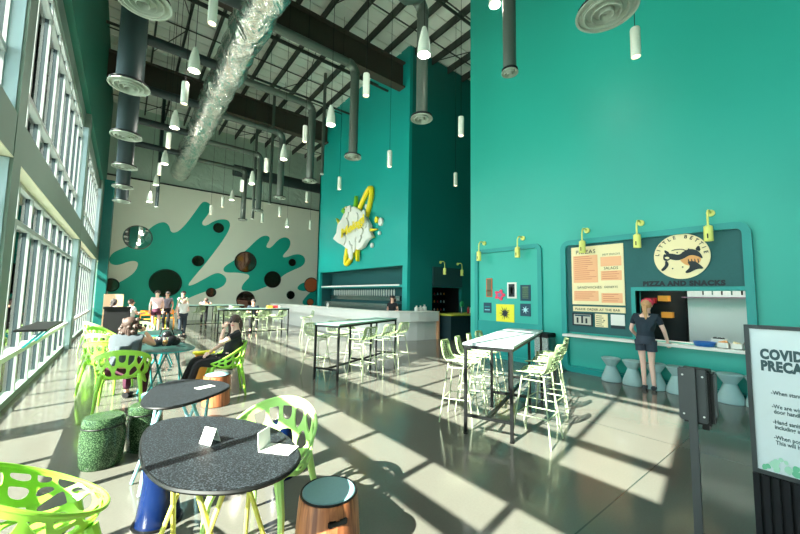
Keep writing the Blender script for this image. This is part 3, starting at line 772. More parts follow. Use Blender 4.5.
def basket(name, label, c, sx, sy, h, m_, fill=None, cat='box'):
    t = thing(name, label, cat, c)
    o = MB(); w_ = .008
    o.box(-sx/2, sx/2, -sy/2, sy/2, 0, .01).box(-sx/2, -sx/2+w_, -sy/2, sy/2, 0, h).box(sx/2-w_, sx/2, -sy/2, sy/2, 0, h).box(-sx/2, sx/2, -sy/2, -sy/2+w_, 0, h).box(-sx/2, sx/2, sy/2-w_, sy/2, 0, h)
    build('body', o, m_, t)
    if fill:
        rs = random.Random(sum(map(ord, label))); q = MB()
        for k in range(9): q.sphere((rs.uniform(-.35, .35)*sx, rs.uniform(-.35, .35)*sy, h*.9+rs.uniform(0, .02)), .022, 8)
        b = build('contents', q, fill, t, True); b['kind'] = 'stuff'
    return t
bt = thing('tub', 'oval blue tub on the white snack counter', 'tub', (XR-.02, 1.58, .836))
build('body', MB().lathe([(.13, 0), (.155, .07), (.165, .075), (.15, .075), (.125, .012), (0, .012)], n=28), mat('blue_tub', (30, 100, 170), .4), bt, True)
basket('condiment_box', 'white box with black lids behind the blue tub', (XR+.2, 1.42, .836), .14, .2, .13, WHITE, BLACKC)
basket('sachet_box', 'white sachet box, left of two right of the blue tub', (XR-.03, 1.33, .836), .13, .15, .09, WHITE, TAN)
basket('sachet_box', 'white sachet box, right of two, beside the red cups', (XR-.03, 1.16, .836), .13, .15, .09, WHITE, CREAMP)
for k in range(2):
    t = thing('cup', ('red paper cup by the window frame', 'dark red cup stacked nearest the frame')[k], 'cup', (XR+.12-.08*k, 1.05, .836))
    build('wall', MB().lathe([(.028, 0), (.036, .11), (.034, .11), (.026, .006), (0, .006)], n=16), RED, t, True)

# ---- writing on walls
WX = XR-.035
def on_wall(y0, z0, flip=True): return lambda u, v, w: Vector((WX-w-.004, y0-u, z0+v))
def wall_text(parent, name, txt, size, y, z, m_, align='LEFT', sp=1., bold=0., dx=0.):
    return build(name, text_mb(txt, size, lambda u, v, w: Vector((WX-w-dx, y-u, z+v)), .004, align, sp, bold), m_, parent)
t = tag(build('lettering', text_mb('PIZZA AND SNACKS', .119, lambda u, v, w: Vector((WX-w, 2.46-u, 1.895+v)), .006, 'LEFT', 1.12, .008), NAVYI), 'dark letters PIZZA AND SNACKS over the serving window', 'sign lettering')
# menu board
mn = thing('menu_board', 'tall cream and peach menu board with printed dishes', 'menu board', (0, 0, 0))
build('board', MB().box(WX-.02, WX-.001, 2.78, 3.84, 1.50, 2.78), CREAMP, mn)
def patch(parent, name, y0, y1, z0, z1, m_, off=.021, X=None):
    X = WX if X is None else X
    return build(name, MB().box(X-off-.003, X-off, y0, y1, z0, z1), m_, parent)
patch(mn, 'printed_panel', 3.28, 3.80, 1.98, 2.58, PEACH); patch(mn, 'printed_panel', 3.28, 3.80, 1.58, 1.80, PEACH)
patch(mn, 'printed_panel', 2.82, 3.22, 2.32, 2.52, PEACH); patch(mn, 'printed_panel', 2.82, 3.22, 2.02, 2.22, PEACH); patch(mn, 'printed_panel', 2.82, 3.22, 1.55, 1.75, PEACH)
ln = MB(); rs = random.Random(3)
for (ya, yb, za, zb) in ((3.31, 3.77, 2.02, 2.55), (3.31, 3.77, 1.6, 1.77), (2.85, 3.19, 2.05, 2.19), (2.85, 3.19, 1.57, 1.72)):
    z = zb
    while z > za: ln.box(WX-.027, WX-.024, yb-(yb-ya)*rs.uniform(.6, 1), yb, z, z+.012); z -= .045
build('printed_lines', ln, mat('rust_print', (206, 128, 92), .7), mn)
wall_text(mn, 'heading', 'PIZZAS', .12, 3.74, 2.62, INK, dx=.022, sp=1.15); wall_text(mn, 'heading', 'SANDWICHES', .075, 3.72, 1.85, INK, dx=.022, sp=1.1)
wall_text(mn, 'heading', 'SALADS', .08, 3.16, 2.25, INK, dx=.022); wall_text(mn, 'heading', 'HOT SNACKS', .055, 3.18, 2.55, INK, dx=.022); wall_text(mn, 'heading', 'DESSERTS', .06, 3.16, 1.86, INK, dx=.022)
ob = thing('notice_strip', 'narrow cream strip reading ORDER AT THE BAR below the menu', 'sign', (0, 0, 0))
build('board', MB().box(WX-.02, WX-.001, 2.78, 3.83, 1.345, 1.46), CREAMP, ob)
wall_text(ob, 'lettering', 'PLEASE ORDER AT THE BAR', .068, 3.78, 1.375, INK, dx=.022, sp=1.08, bold=.001)
def frame(label, y0, y1, z0, z1, fm, X=WX, cat='framed picture', w=.03, inner=None, name='framed_picture'):
    t = thing(name, label, cat, (0, 0, 0)); b = MB()
    b.box(X-.025, X-.001, y0, y1, z0, z0+w).box(X-.025, X-.001, y0, y1, z1-w, z1).box(X-.025, X-.001, y0, y0+w, z0+w, z1-w).box(X-.025, X-.001, y1-w, y1, z0+w, z1-w)
    build('frame', b, fm, t); build('picture', MB().box(X-.012, X-.001, y0+w, y1-w, z0+w, z1-w), inner or WHITE, t); return t
f = frame('black framed photo of figures below the notice strip', 3.42, 3.85, 1.03, 1.31, INK, inner=mat('photo_grey', (190, 186, 170), .6))
b = MB(); 
for y, h in ((3.74, .12), (3.64, .15), (3.55, .11)): b.box(WX-.015, WX-.012, y-.02, y+.02, 1.09, 1.09+h)
build('printed_figures', b, INK, f); build('printed_wall', MB().box(WX-.014, WX-.012, 3.47, 3.8, 1.24, 1.27), NAVYP, f)
s = thing('price_card', 'small cream card with an arrow beside the framed photo', 'sign', (0, 0, 0))
build('board', MB().box(WX-.01, WX-.001, 3.12, 3.37, 1.03, 1.31), CREAMP, s); b = MB()
for k in range(6): b.box(WX-.013, WX-.01, 3.2+.03*(k % 2), 3.35, 1.05+.042*k, 1.062+.042*k)
b.add([Vector((WX-.014, 3.2, 1.155)), Vector((WX-.014, 3.2, 1.195)), Vector((WX-.014, 3.165, 1.175))], [(0, 1, 2)])
build('printed_lines', b, INK, s)
s = thing('scan_card', 'white square card above a dark caption, right of the price card', 'sign', (0, 0, 0))
build('board', MB().box(WX-.01, WX-.001, 2.80, 3.06, 1.09, 1.31), WHITE, s); build('caption', MB().box(WX-.012, WX-.001, 2.80, 3.06, 1.025, 1.085), INK, s)
# round sign
rs_ = thing('round_sign', 'round cream sign reading LITTLE BETTIE with a raccoon', 'sign', (0, 0, 0))
cy, cz, rad = 1.84, 2.43, .415
def disc(r, n=64, ky=1., kz=1.): return [(r*ky*math.cos(2*PI*k/n), r*kz*math.sin(2*PI*k/n)) for k in range(n)]
build('disc', MB().prism(disc(rad), lambda u, v, w: Vector((WX-w-.001, cy-u, cz+v)), .02), CREAMP, rs_)
word = 'LITTLE BETTIE'
lt = MB()
for i, ch in enumerate(word):
    if ch == ' ': continue
    a = R(172 - i*(164/(len(word)-1)))
    rr2 = rad*.80; ca, sa = math.cos(a-PI/2), math.sin(a-PI/2)
    q = text_mb(ch, .085, lambda u, v, w: Vector((WX-.024-w, cy-(rr2*math.cos(a)+u*ca-v*sa), cz+(rr2*math.sin(a)+u*sa+v*ca))), .003, 'CENTER', 1, .002)
    lt = merge(lt, q)
build('lettering', lt, INK, rs_)
def rac(pts, m_, nm, w0=.021, it=2):
    pl = smooth_loop(pts, it)
    build(nm, MB().prism(pl, lambda u, v, w: Vector((WX-w0-w, cy-u, cz+v)), .004), m_, rs_)
rac([(-.03, -.02), (.1, .07), (.24, .05), (.3, -.08), (.22, -.18), (.08, -.18), (.0, -.1)], TAN, 'printed_body')
rac([(-.24, .07), (-.12, .06), (-.02, .02), (.06, .1), (.17, .13), (.28, .05), (.32, -.08), (.25, -.02), (.14, .02), (.04, -.05), (-.06, -.08), (-.2, -.03)], INK, 'printed_back', .026)
rac([(-.27, .0), (-.25, .07), (-.2, .03), (-.14, .07), (-.13, -.02), (-.2, -.08), (-.26, -.06)], INK, 'printed_head', .027)
rac([(-.25, -.01), (-.2, .01), (-.16, -.02), (-.2, -.05)], CREAMP, 'printed_mask', .032)
rac([(.08, -.1), (.14, -.2), (.04, -.3), (.1, -.32), (.22, -.24), (.33, -.25), (.26, -.16), (.2, -.1)], INK, 'printed_leg', .026)
rac([(-.2, -.08), (-.18, -.16), (-.27, -.27), (-.32, -.24), (-.24, -.16), (-.24, -.07)], INK, 'printed_leg', .026)
rac([(.2, .1), (.27, .19), (.29, .06)], INK, 'printed_ear', .027, 1); rac([(-.23, .05), (-.25, .15), (-.15, .07)], INK, 'printed_ear', .029, 1)
for q_ in range(4): rac([(.1+.045*q_, -.06), (.115+.045*q_, -.06), (.125+.045*q_, -.14), (.11+.045*q_, -.14)], INK, 'printed_stripe', .028, 1)
rac([(-.14, .1), (-.12, .13), (.02, .14), (.09, .1), (.07, .09), (.02, .125), (-.11, .115)], INK, 'printed_crown', .026, 1)
for u, v in ((-.13, -.22), (.02, -.2), (-.05, .07), (.03, .06), (.12, .12)): rac([(u-.012, v-.012), (u+.012, v-.012), (u+.012, v+.012), (u-.012, v+.012)], INK, 'printed_spot', .024)

# ---- posters in the left bay (flat on the teal wall)
PX = XR-.002
def poster(label, px, m_, marks=None, name='poster', depth=.015, fm=None):
    a = on_x(px[0], px[1], XR); b = on_x(px[2], px[3], XR); y0, y1 = min(a.y, b.y), max(a.y, b.y); z0, z1 = min(a.z, b.z), max(a.z, b.z)
    t = thing(name, label, 'poster', (0, 0, 0)); build('board', MB().box(PX-depth, PX, y0, y1, z0, z1), m_, t)
    return t, y0, y1, z0, z1
def marks(t, box, lst, X):
    y0, y1, z0, z1 = box
    for u0, u1, v0, v1, m_ in lst: build('printed_mark', MB().box(X-.004, X, y1-(y1-y0)*u1, y1-(y1-y0)*u0, z0+(z1-z0)*v0, z0+(z1-z0)*v1), m_, t)
t, *bx = poster('tall narrow brown framed picture, top left of the posters', (486.5, 278.5, 492.5, 297), RUST); marks(t, bx, [(.15, .85, .05, .95, mat('bronze_print', (92, 96, 70), .6)), (.15, .85, .3, .35, RUST)], PX-.015)
t, *bx = poster('tall picture with white mat, top middle of the posters', (507.5, 282.5, 517, 298.5), WHITE); marks(t, bx, [(.15, .8, .1, .9, INK), (.35, .6, .3, .7, mat('photo_grey2', (150, 160, 140), .6))], PX-.015)
t, *bx = poster('dark green poster with pale text block, top right', (520.5, 285, 531, 301), NAVYP); marks(t, bx, [(.2, .8, .15, .9, mat('dull_green_print', (90, 120, 100), .7))]+[(.2, .8, .2+.13*k, .25+.13*k, NAVYP) for k in range(5)], PX-.015)
t, *bx = poster('small dark blue picture at the lower left of the posters', (484, 302.5, 491.5, 313), NAVYP); marks(t, bx, [(.15, .85, .55, .65, LTEAL), (.15, .85, .25, .35, mat('sky_print', (120, 190, 200), .6))], PX-.015)
t, *bx = poster('small dark blue poster with white flame mark, lower right', (520.5, 303.5, 531, 316.5), NAVYP)
y0, y1, z0, z1 = bx; star = [( .18*math.cos(2*PI*k/14)*(1 if k % 2 else .35), .2*math.sin(2*PI*k/14)*(1 if k % 2 else .35)) for k in range(14)]
build('printed_flame', MB().prism(star, lambda u, v, w: Vector((PX-.015-w, (y0+y1)/2-u*.6, (z0+z1)/2+v*.5)), .004), mat('ice_print', (170, 215, 220), .6), t)
t, *bx = poster('large yellow poster with black ink splash, bottom middle', (496.5, 304, 514.5, 323), POSTY)
y0, y1, z0, z1 = bx; rs = random.Random(9); star = [(math.cos(2*PI*k/26)*(.2 if k % 2 else .08)*rs.uniform(.7, 1.1), math.sin(2*PI*k/26)*(.2 if k % 2 else .08)*rs.uniform(.7, 1.1)) for k in range(26)]
build('printed_splash', MB().prism(star, lambda u, v, w: Vector((PX-.015-w, (y0+y1)/2-u, (z0+z1)/2+v)), .004), INK, t)
a = on_x(500, 295, XR); t = thing('flower_frame', 'red flower shaped frame with a small photo in its middle', 'picture frame', (PX, a.y, a.z))
pl = [((.145+.035*math.cos(5*2*PI*k/60))*math.cos(2*PI*k/60), (.125+.03*math.cos(5*2*PI*k/60))*math.sin(2*PI*k/60)) for k in range(60)]
build('frame', MB().prism(pl, lambda u, v, w: Vector((-w, -u, v)), .02), MAGENTA, t); build('picture', MB().prism([(u*.45, v*.5) for u, v in pl], lambda u, v, w: Vector((-.02-w, -u, v)), .004), mat('photo_blue', (110, 120, 150), .6), t)

# ---- relief sign on the bar tower
sg = thing('relief_sign', 'big white cloud shaped relief sign with yellow ring and spikes', 'sign', (XT, 0, 0))
SC = on_x(355.5, 231, XT)
def tfn(d0): return lambda u, v, w: Vector((-d0-w, SC.y-.22-u*.92, SC.z+v*.94))
def pxp(pts): 
    out = []
    for x, y in pts: q = on_x(x, y, XT); out.append((-(q.y-SC.y), q.z-SC.z))
    return out
cl = pxp([(356, 206.5), (361, 209.5), (366, 214), (370, 220), (373, 226), (373, 233), (376, 238), (370, 242), (366, 249), (361, 252), (355, 250), (349, 251), (344, 247), (339, 244.5), (334, 240.5), (338, 234), (339, 226), (343, 220), (346, 214), (349, 212)])
build('cloud', MB().prism(cl, tfn(.08), .22), SIGNC, sg, bevel=.03)
rs = random.Random(4); b = MB()
for k in range(46):
    u, v = rs.uniform(-1.4, 1.3), rs.uniform(-1.3, 1.3)
    b2 = smooth_loop([(u+rs.uniform(.1, .28)*math.cos(a_), v+rs.uniform(.12, .4)*math.sin(a_)) for a_ in [2*PI*j/7 for j in range(7)]], 1)
    if abs(u)+abs(v) < 1.55: b.prism(b2, tfn(.29), .05+.05*rs.random())
build('ridges', b, SIGNC, sg, bevel=.01)
ca, sa = math.cos(R(58)), math.sin(R(58)); ring = MB()
n = 56; o = []; 
for k in range(n+1):
    a_ = 2*PI*k/n; u0, v0 = 1.95*math.cos(a_), .42*math.sin(a_); o.append((-.10, SC.y-(u0*ca-v0*sa)-.4, SC.z+(u0*sa+v0*ca)+.1))
ring.tube(o, .12, 8, False); build('ring', ring, SIGNY, sg, True)
for p in ([(355.2, 207), (358, 207), (357.5, 195.5), (356.5, 195.5)], [(371, 229.5), (372, 233), (380, 230)], [(371, 237), (372, 239.5), (376.5, 238.5)], [(356.8, 250), (359.5, 250), (359, 264), (358, 264)], [(341, 224), (339, 226.5), (336.5, 219)], [(346, 216), (348, 213), (343.5, 208.5), (341.8, 212)]):
    build('spike', MB().prism(pxp(p), tfn(.10), .14), SIGNG if p[0][0] in (355.2, 346) else SIGNY, sg)
for x, y, r_, m_ in ((377, 220, .13, SIGNY), (381.5, 222, .16, SIGNC), (366, 206, .1, SIGNC), (380, 234, .08, SIGNC), (372, 247, .1, SIGNC), (344, 211, .2, SIGNY), (345, 256, .1, SIGNY), (352, 209, .08, SIGNC)):
    (u, v), = pxp([(x, y)]); build('dot', MB().prism([(u+r_*math.cos(2*PI*k/12), v+r_*1.2*math.sin(2*PI*k/12)) for k in range(12)], tfn(.03), .08), m_, sg)
(u, v), = pxp([(339.5, 239)]);
build('lettering', text_mb('Meiagi', .95, lambda a_, b_, w: Vector((-.45, SC.y-(u+.95+a_*.92), SC.z+(v-.12+b_*.62+a_*.2))), .02, 'LEFT', .95, .03), SIGNY, sg)

# ---- round mirrors / portholes on the mural
MIR = [(138, 237.5, 14, MIRC, 'pale large round mirror high at the left of the mural'), (165.6, 283, 16, MIRR, 'largest dark round mirror above the standing pair'),
    (198, 261, 6, MIRR, 'small round mirror in the middle of the big teal splash'), (218.5, 228, 5.5, MIRR, 'small round mirror at the upper tip of the big splash'),
    (245.5, 262, 12, MIRR, 'large bronze round mirror on the left of the second splash'), (272.5, 279.5, 9.5, MIRR, 'bronze round mirror on the second splash, lower right'),
    (245.5, 300, 10, MIRR, 'half hidden round mirror just above the far high table'), (292, 262.5, 4, MIRR, 'tiny coppery mirror in the second splash\'s right lobe'),
    (290.5, 295, 4.5, MIRR, 'small dark mirror left of the bar on pale wall'), (311, 285, 8.5, RUST, 'orange round board at the right end of the mural'),
    (111, 285, 7.5, MIRR, 'round mirror low at the left end of the mural'), (211, 292.5, 5, MIRR, 'small dark mirror left of the half hidden one'),
    (310, 302, 4, RUST, 'small orange disc low at the right end of the mural')]
for x, y, r_, m_, l in MIR:
    p = on_y(x, y, YB); dep = .618*p.x+.786*p.y; rr3 = r_*dep/FPX*.84
    t = thing('round_mirror', l, 'mirror', (p.x, YB-.005, p.z), 0, 'round mirrors on the mural')
    build('mirror_glass', MB().prism(disc(rr3*.96, 40), lambda u, v, w: Vector((u, -.0-w, v)), .03), m_, t)
    build('rim', MB().tube([(rr3*math.cos(2*PI*k/40), -.025, rr3*math.sin(2*PI*k/40)) for k in range(41)], .03, 6, False), BLACKM if m_ is MIRR else STAIN, t, True)

# ---- foil wrapped main duct and its branches
dx = 2.1
md = thing('main_duct', 'wide silver foil wrapped duct running under the roof', 'duct', (0, 0, 0)); rs = random.Random(2)
mb = MB(); pts = []; rr4 = []
y = -6.
while y < 23: pts.append((dx+rs.uniform(-.03, .03), y, 8.35+rs.uniform(-.03, .03))); rr4.append(.46+rs.uniform(-.035, .035)); y += .28
mb.tube(pts, rr4, 20); build('foil_wrap', mb, FOIL, md, True)
for y in (1, 5.5, 10.2, 12.6, 15, 19):
    sb = MB()
    sb.tube([(dx+.5*math.cos(2*PI*k/20), y, 8.35+.5*math.sin(2*PI*k/20)) for k in range(21)], .015, 4, False)
    for s in (-1, 1): sb.tube([(dx+s*.5, y, 8.35), (dx+s*.57, y, H-.1)], .01, 4)

def diffuser(parent, r, z, m_=DIFF):
    n_ = 4 if r > .3 else 3
    d = build('diffuser', MB().lathe([(r*.45, .12), (r*.55, .06), (r, .0), (r*1.0, -.012), (r*.92, -.012), (r*.88, .02)], (0, 0, z), 36), m_, parent, True)
    for k in range(1, n_):
        q = r*(1-k/n_)
        build('ring', MB().lathe([(q*.96, .03), (q, -.005-.012*k), (q*.93, -.012*k-.01), (q*.86, .03)], (0, 0, z-.01), 32, closed=True), m_, d, True)
    build('throat', MB().lathe([(0, 0), (r*.95, 0), (r*.95, .02), (0, .02)], (0, 0, z+.035), 24), DARKROOM, d)
def drop(label, x, y, z, rp, rd, m_, top, grp, x_from=None):
    t = thing('duct_drop', label, 'duct', (x, y, 0), 0, grp)
    if x_from is None: build('pipe', MB().tube([(0, 0, z+.05), (0, 0, H-.1)], rp, 20), m_, t, True)
    else:
        s = 1 if x_from < x else -1; e = .24
        arc = [(-s*(e-e*math.sin(R(a_))), 0, top-e*math.cos(R(0))+e*math.cos(R(a_))-0) for a_ in (0, 22, 45, 68, 90)]
        build('pipe', MB().tube([(0, 0, z+.05), (0, 0, top-e)], rp, 20), m_, t, True)
        build('elbow', MB().tube([(-s*(e-e*math.sin(R(a_))), 0, top-e+e*math.cos(R(a_))) for a_ in (0, 22, 45, 68, 90)] if s > 0 else [(-s*(e-e*math.sin(R(a_))), 0, top-e+e*math.cos(R(a_))) for a_ in (0, 22, 45, 68, 90)], rp*1.06, 20), m_, t, True)
        build('branch', MB().tube([(x_from-x, 0, top), (-s*e, 0, top)], rp*(.9 if rp < .2 else .62), 20), m_, t, True)
        build('band', MB().lathe([(rp*1.12, 0), (rp*1.12, .05)], (0, 0, top-e-.05), 20), m_, t, True)
    if rd: diffuser(t, rd, z)
    return t
G1 = 'round duct drops with diffusers'
ROW = [(4.9, 5.55), (4.85, 8.4), (4.8, 11.2), (4.75, 14.0), (4.75, 16.9), (4.75, 19.6)]
labs = ['grey duct drop nearest the camera in the middle row', 'grey duct drop against the bar tower, left of it', 'grey duct drop third from the camera beside the tower', 'fourth grey duct drop from the camera, over the far tables', 'fifth grey duct drop, well beyond the tower', 'sixth and furthest grey duct drop before the mural']
for (x, y), l in zip(ROW, labs): drop(l, x, y, 5.5, .125, .24, PIPE, 8.2, G1, dx+.4)
drop('short thin grey drop in front of the big teal wall', 4.95, 3.35, 5.45, .11, .14, PIPE, 8.25, G1, None)
drop('wide round diffuser drop at the top right, cut by the frame', 4.9, 1.8, 5.5, .17, .38, PIPE, 8.25, G1, dx+.4)
LR = [(-.03, 5.62), (-.15, 8.2), (-.18, 10.95), (-.2, 13.75), (-.25, 16.5), (-.28, 19.2)]
labs = ['dark thick duct drop nearest the camera by the windows', 'dark thick duct drop second along the window wall', 'dark thick duct drop third along the window wall', 'dark thick duct drop fourth along the window wall', 'dark thick duct drop fifth along the window wall', 'dark thick duct drop furthest along the window wall']
for (x, y), l in zip(LR, labs): drop(l, x, y, 5.5, .215, .33, DUCTD, 8.2, 'dark duct drops by the windows', dx-.4)
for (x, yt, yb, L_, l) in ((156.5, 140, 207, 3.2, 'thin dark pipe hanging right of the window side ducts'), (322, 68, 174, 5., 'thin grey pipe beside the bar tower\'s left edge'), (269.5, 140, 204, 3.2, 'slim pipe among the far duct drops'), (252.5, 196, 219, 1.2, 'short slim pipe end among the far duct drops')):
    a, b = on_len(x, yt, yb, L_)
    t = thing('hanging_pipe', l, 'pipe', (b.x, b.y, 0)); build('pipe', MB().tube([(0, 0, b.z), (0, 0, H-.1)], .07, 12), PIPE if x > 200 else DUCTD, t, True)
    build('cap', MB().lathe([(.085, 0), (.085, .04)], (0, 0, b.z-.02), 16), WHITEM, t, True)
t = thing('cross_duct', 'dark round duct running across in front of the mural', 'duct', (0, 0, 0))
build('pipe', MB().tube([(4.6, 21.6, 8.75), (XT-.05+5, 21.6, 8.75)], .33, 20), DUCTD, t, True)
t = thing('curved_duct', 'grey flexible duct curving at the top centre', 'duct', (0, 0, 0))
P_ = [(2.62, 5.0, 8.3), (3.2, 5.05, 7.9), (3.7, 5.1, 7.6), (4.1, 5.15, 7.6), (4.45, 5.2, 7.85), (4.6, 5.25, 8.1)]
build('pipe', MB().tube(P_, .13, 14), PIPE, t, True)
for y in (7.2, 12.0, 14.8): 
    t = thing('sprinkler_pipe', 'thin black pipe crossing under the roof, %s' % {7.2: 'nearest', 12.0: 'middle', 14.8: 'furthest'}[y], 'pipe', (0, 0, 0))
    build('pipe', MB().tube([(-1.0, y, 10.6), (8.6, y, 10.6)], .05, 8), STEEL, t, True)

# ---- pendants
PEND = [(212, -4, 24, 'c'), (194, 47, 71, 'b'), (184, 82, 104, 'c'), (174.5, 110, 128, 'b'), (168, 133, 148, 'c'), (164.5, 150, 164, 'b'), (159, 163, 175, 'c'), (156, 174, 185, 'b'), (149.5, 191, 202, 'b'),
 (424, 27, 55, 'b'), (495, -20, 5, 'b'), (636, 28, 57, 'c'), (366, 74, 96, 'c'), (330.7, 105, 125, 'b'), (304.7, 126, 142, 'c'), (283.7, 144, 159.5, 'b'), (461, 117, 136, 'c'), (455.5, 173, 186, 'c'), (389.5, 151, 167, 'c'), (339.3, 177, 189.5, 'c'), (306.6, 192, 202, 'c'), (279.5, 207, 216.5, 'c'), (265.8, 158.7, 172, 'c'), (252, 171, 184, 'b'), (241.5, 180, 191.5, 'c'), (232, 190, 200, 'b'), (222.5, 197, 207, 'c'), (210.5, 205.5, 214.5, 'c'), (262, 213.5, 222.5, 'c'), (287, 218, 227, 'b'), (310, 221, 229.5, 'c')]
PL = ['white tube pendant cut by the top edge over the left ducts', 'white bell pendant nearest the camera, left of the foil duct', 'white tube pendant left of the foil duct, second down', 'white bell pendant left of the foil duct, under the second tube', 'small tube pendant third down the window side line', 'small bell pendant fourth down the window side line', 'small tube pendant fifth down the window side line', 'small bell pendant beside the thin dark pipe end', 'faint small bell pendant lowest of the window side line',
 'large white bell pendant before the nearest grey duct drop', 'bell pendant tip just showing at the top centre', 'white tube pendant alone before the big teal wall', 'white tube pendant right of the elbowed duct', 'white bell pendant at the tower\'s top left corner', 'white tube pendant beside the third duct drop', 'white bell pendant among the far ducts, fifth from tower', 'white tube pendant before the dark tower side, upper', 'white tube pendant before the dark tower side, lower', 'white tube pendant before the lit tower face, right of centre', 'white tube pendant before the tower face, above the relief sign', 'thin tube pendant just left of the tower over the mural', 'thin tube pendant over the second mural splash', 'tube pendant between two far grey ducts', 'small bell pendant before the far grey ducts', 'tube pendant on the far dark duct', 'small bell pendant against the insulated wall', 'thin tube pendant on the mural\'s upper edge', 'thin tube pendant at the big splash\'s top arm', 'tiny tube pendant left of the second splash', 'tiny bell pendant above the second splash', 'tiny tube pendant left of the tower, low']
for (x, yt, yb, k), l in zip(PEND, PL):
    L_ = .5 if k == 'b' else .45
    a, b = on_len(x, yt, yb, L_)
    t = thing('pendant_lamp', l, 'pendant lamp', (b.x, b.y, b.z), 0, 'white pendant lamps')
    if k == 'b': pr = [(.105, 0), (.112, .04), (.10, .2), (.075, .34), (.05, .44), (.035, .49), (0, .5)]
    else: pr = [(.062, 0), (.065, .01), (.065, .43), (.06, .45), (0, .45)]
    build('shade', MB().lathe([(pr[0][0]-.012, .03), (pr[0][0]-.006, 0)]+pr, n=20), WHITEM, t, True)
    build('bulb', MB().lathe([(0, .02), (pr[0][0]*.75, .02), (pr[0][0]*.75, .03), (0, .032)], n=16), LED, t)
    build('cord', MB().tube([(0, 0, L_), (0, 0, H-.1-b.z)], .006, 5), BLACKM, t)
# ================================================================== PEOPLE
def skin_mb(V, E, sub=1, root=0):
    me = bpy.data.meshes.new('s'); me.from_pydata([v[:3] for v, r in V], E, []); o = bpy.data.objects.new('s', me); COL.objects.link(o)
    md_ = o.modifiers.new('k', 'SKIN'); sl = me.skin_vertices[0].data
    for i, (v, r) in enumerate(V): sl[i].radius = (r, r) if not isinstance(r, tuple) else r; sl[i].use_root = (i == root)
    md_.use_smooth_shade = True
    s = o.modifiers.new('u', 'SUBSURF'); s.levels = sub
    dg = bpy.context.evaluated_depsgraph_get(); em = bpy.data.meshes.new_from_object(o.evaluated_get(dg))
    mb = MB(); mb.add([v.co.copy() for v in em.vertices], [tuple(p.vertices) for p in em.polygons])
    bpy.data.objects.remove(o); bpy.data.meshes.remove(em); return mb
STAND = dict(pelvis=(0, 0, .96), waist=(0, 0, 1.09), chest=(0, .0, 1.27), neck=(0, .0, 1.43), h0=(0, .02, 1.53), h1=(0, .01, 1.61),
             sL=(-.165, 0, 1.37), sR=(.165, 0, 1.37), eL=(-.22, -.03, 1.1), eR=(.22, -.03, 1.1), wL=(-.22, .08, .88), wR=(.22, .08, .88),
             hL=(-.09, 0, .9), hR=(.09, 0, .9), kL=(-.095, .02, .5), kR=(.095, .02, .5), aL=(-.09, -.02, .09), aR=(.09, -.02, .09), tL=(-.1, .13, .035), tR=(.1, .13, .035))
RAD = dict(pelvis=.115, waist=.098, chest=.12, neck=.048, h0=.07, h1=.083, sL=.052, sR=.052, eL=.038, eR=.038, wL=.026, wR=.026, hL=.082, hR=.082, kL=.052, kR=.052, aL=.036, aR=.036, tL=.03, tR=.03)
EDG = [('pelvis', 'waist'), ('waist', 'chest'), ('chest', 'neck'), ('neck', 'h0'), ('h0', 'h1'), ('chest', 'sL'), ('sL', 'eL'), ('eL', 'wL'), ('chest', 'sR'), ('sR', 'eR'), ('eR', 'wR'),
       ('pelvis', 'hL'), ('hL', 'kL'), ('kL', 'aL'), ('aL', 'tL'), ('pelvis', 'hR'), ('hR', 'kR'), ('kR', 'aR'), ('aR', 'tR')]
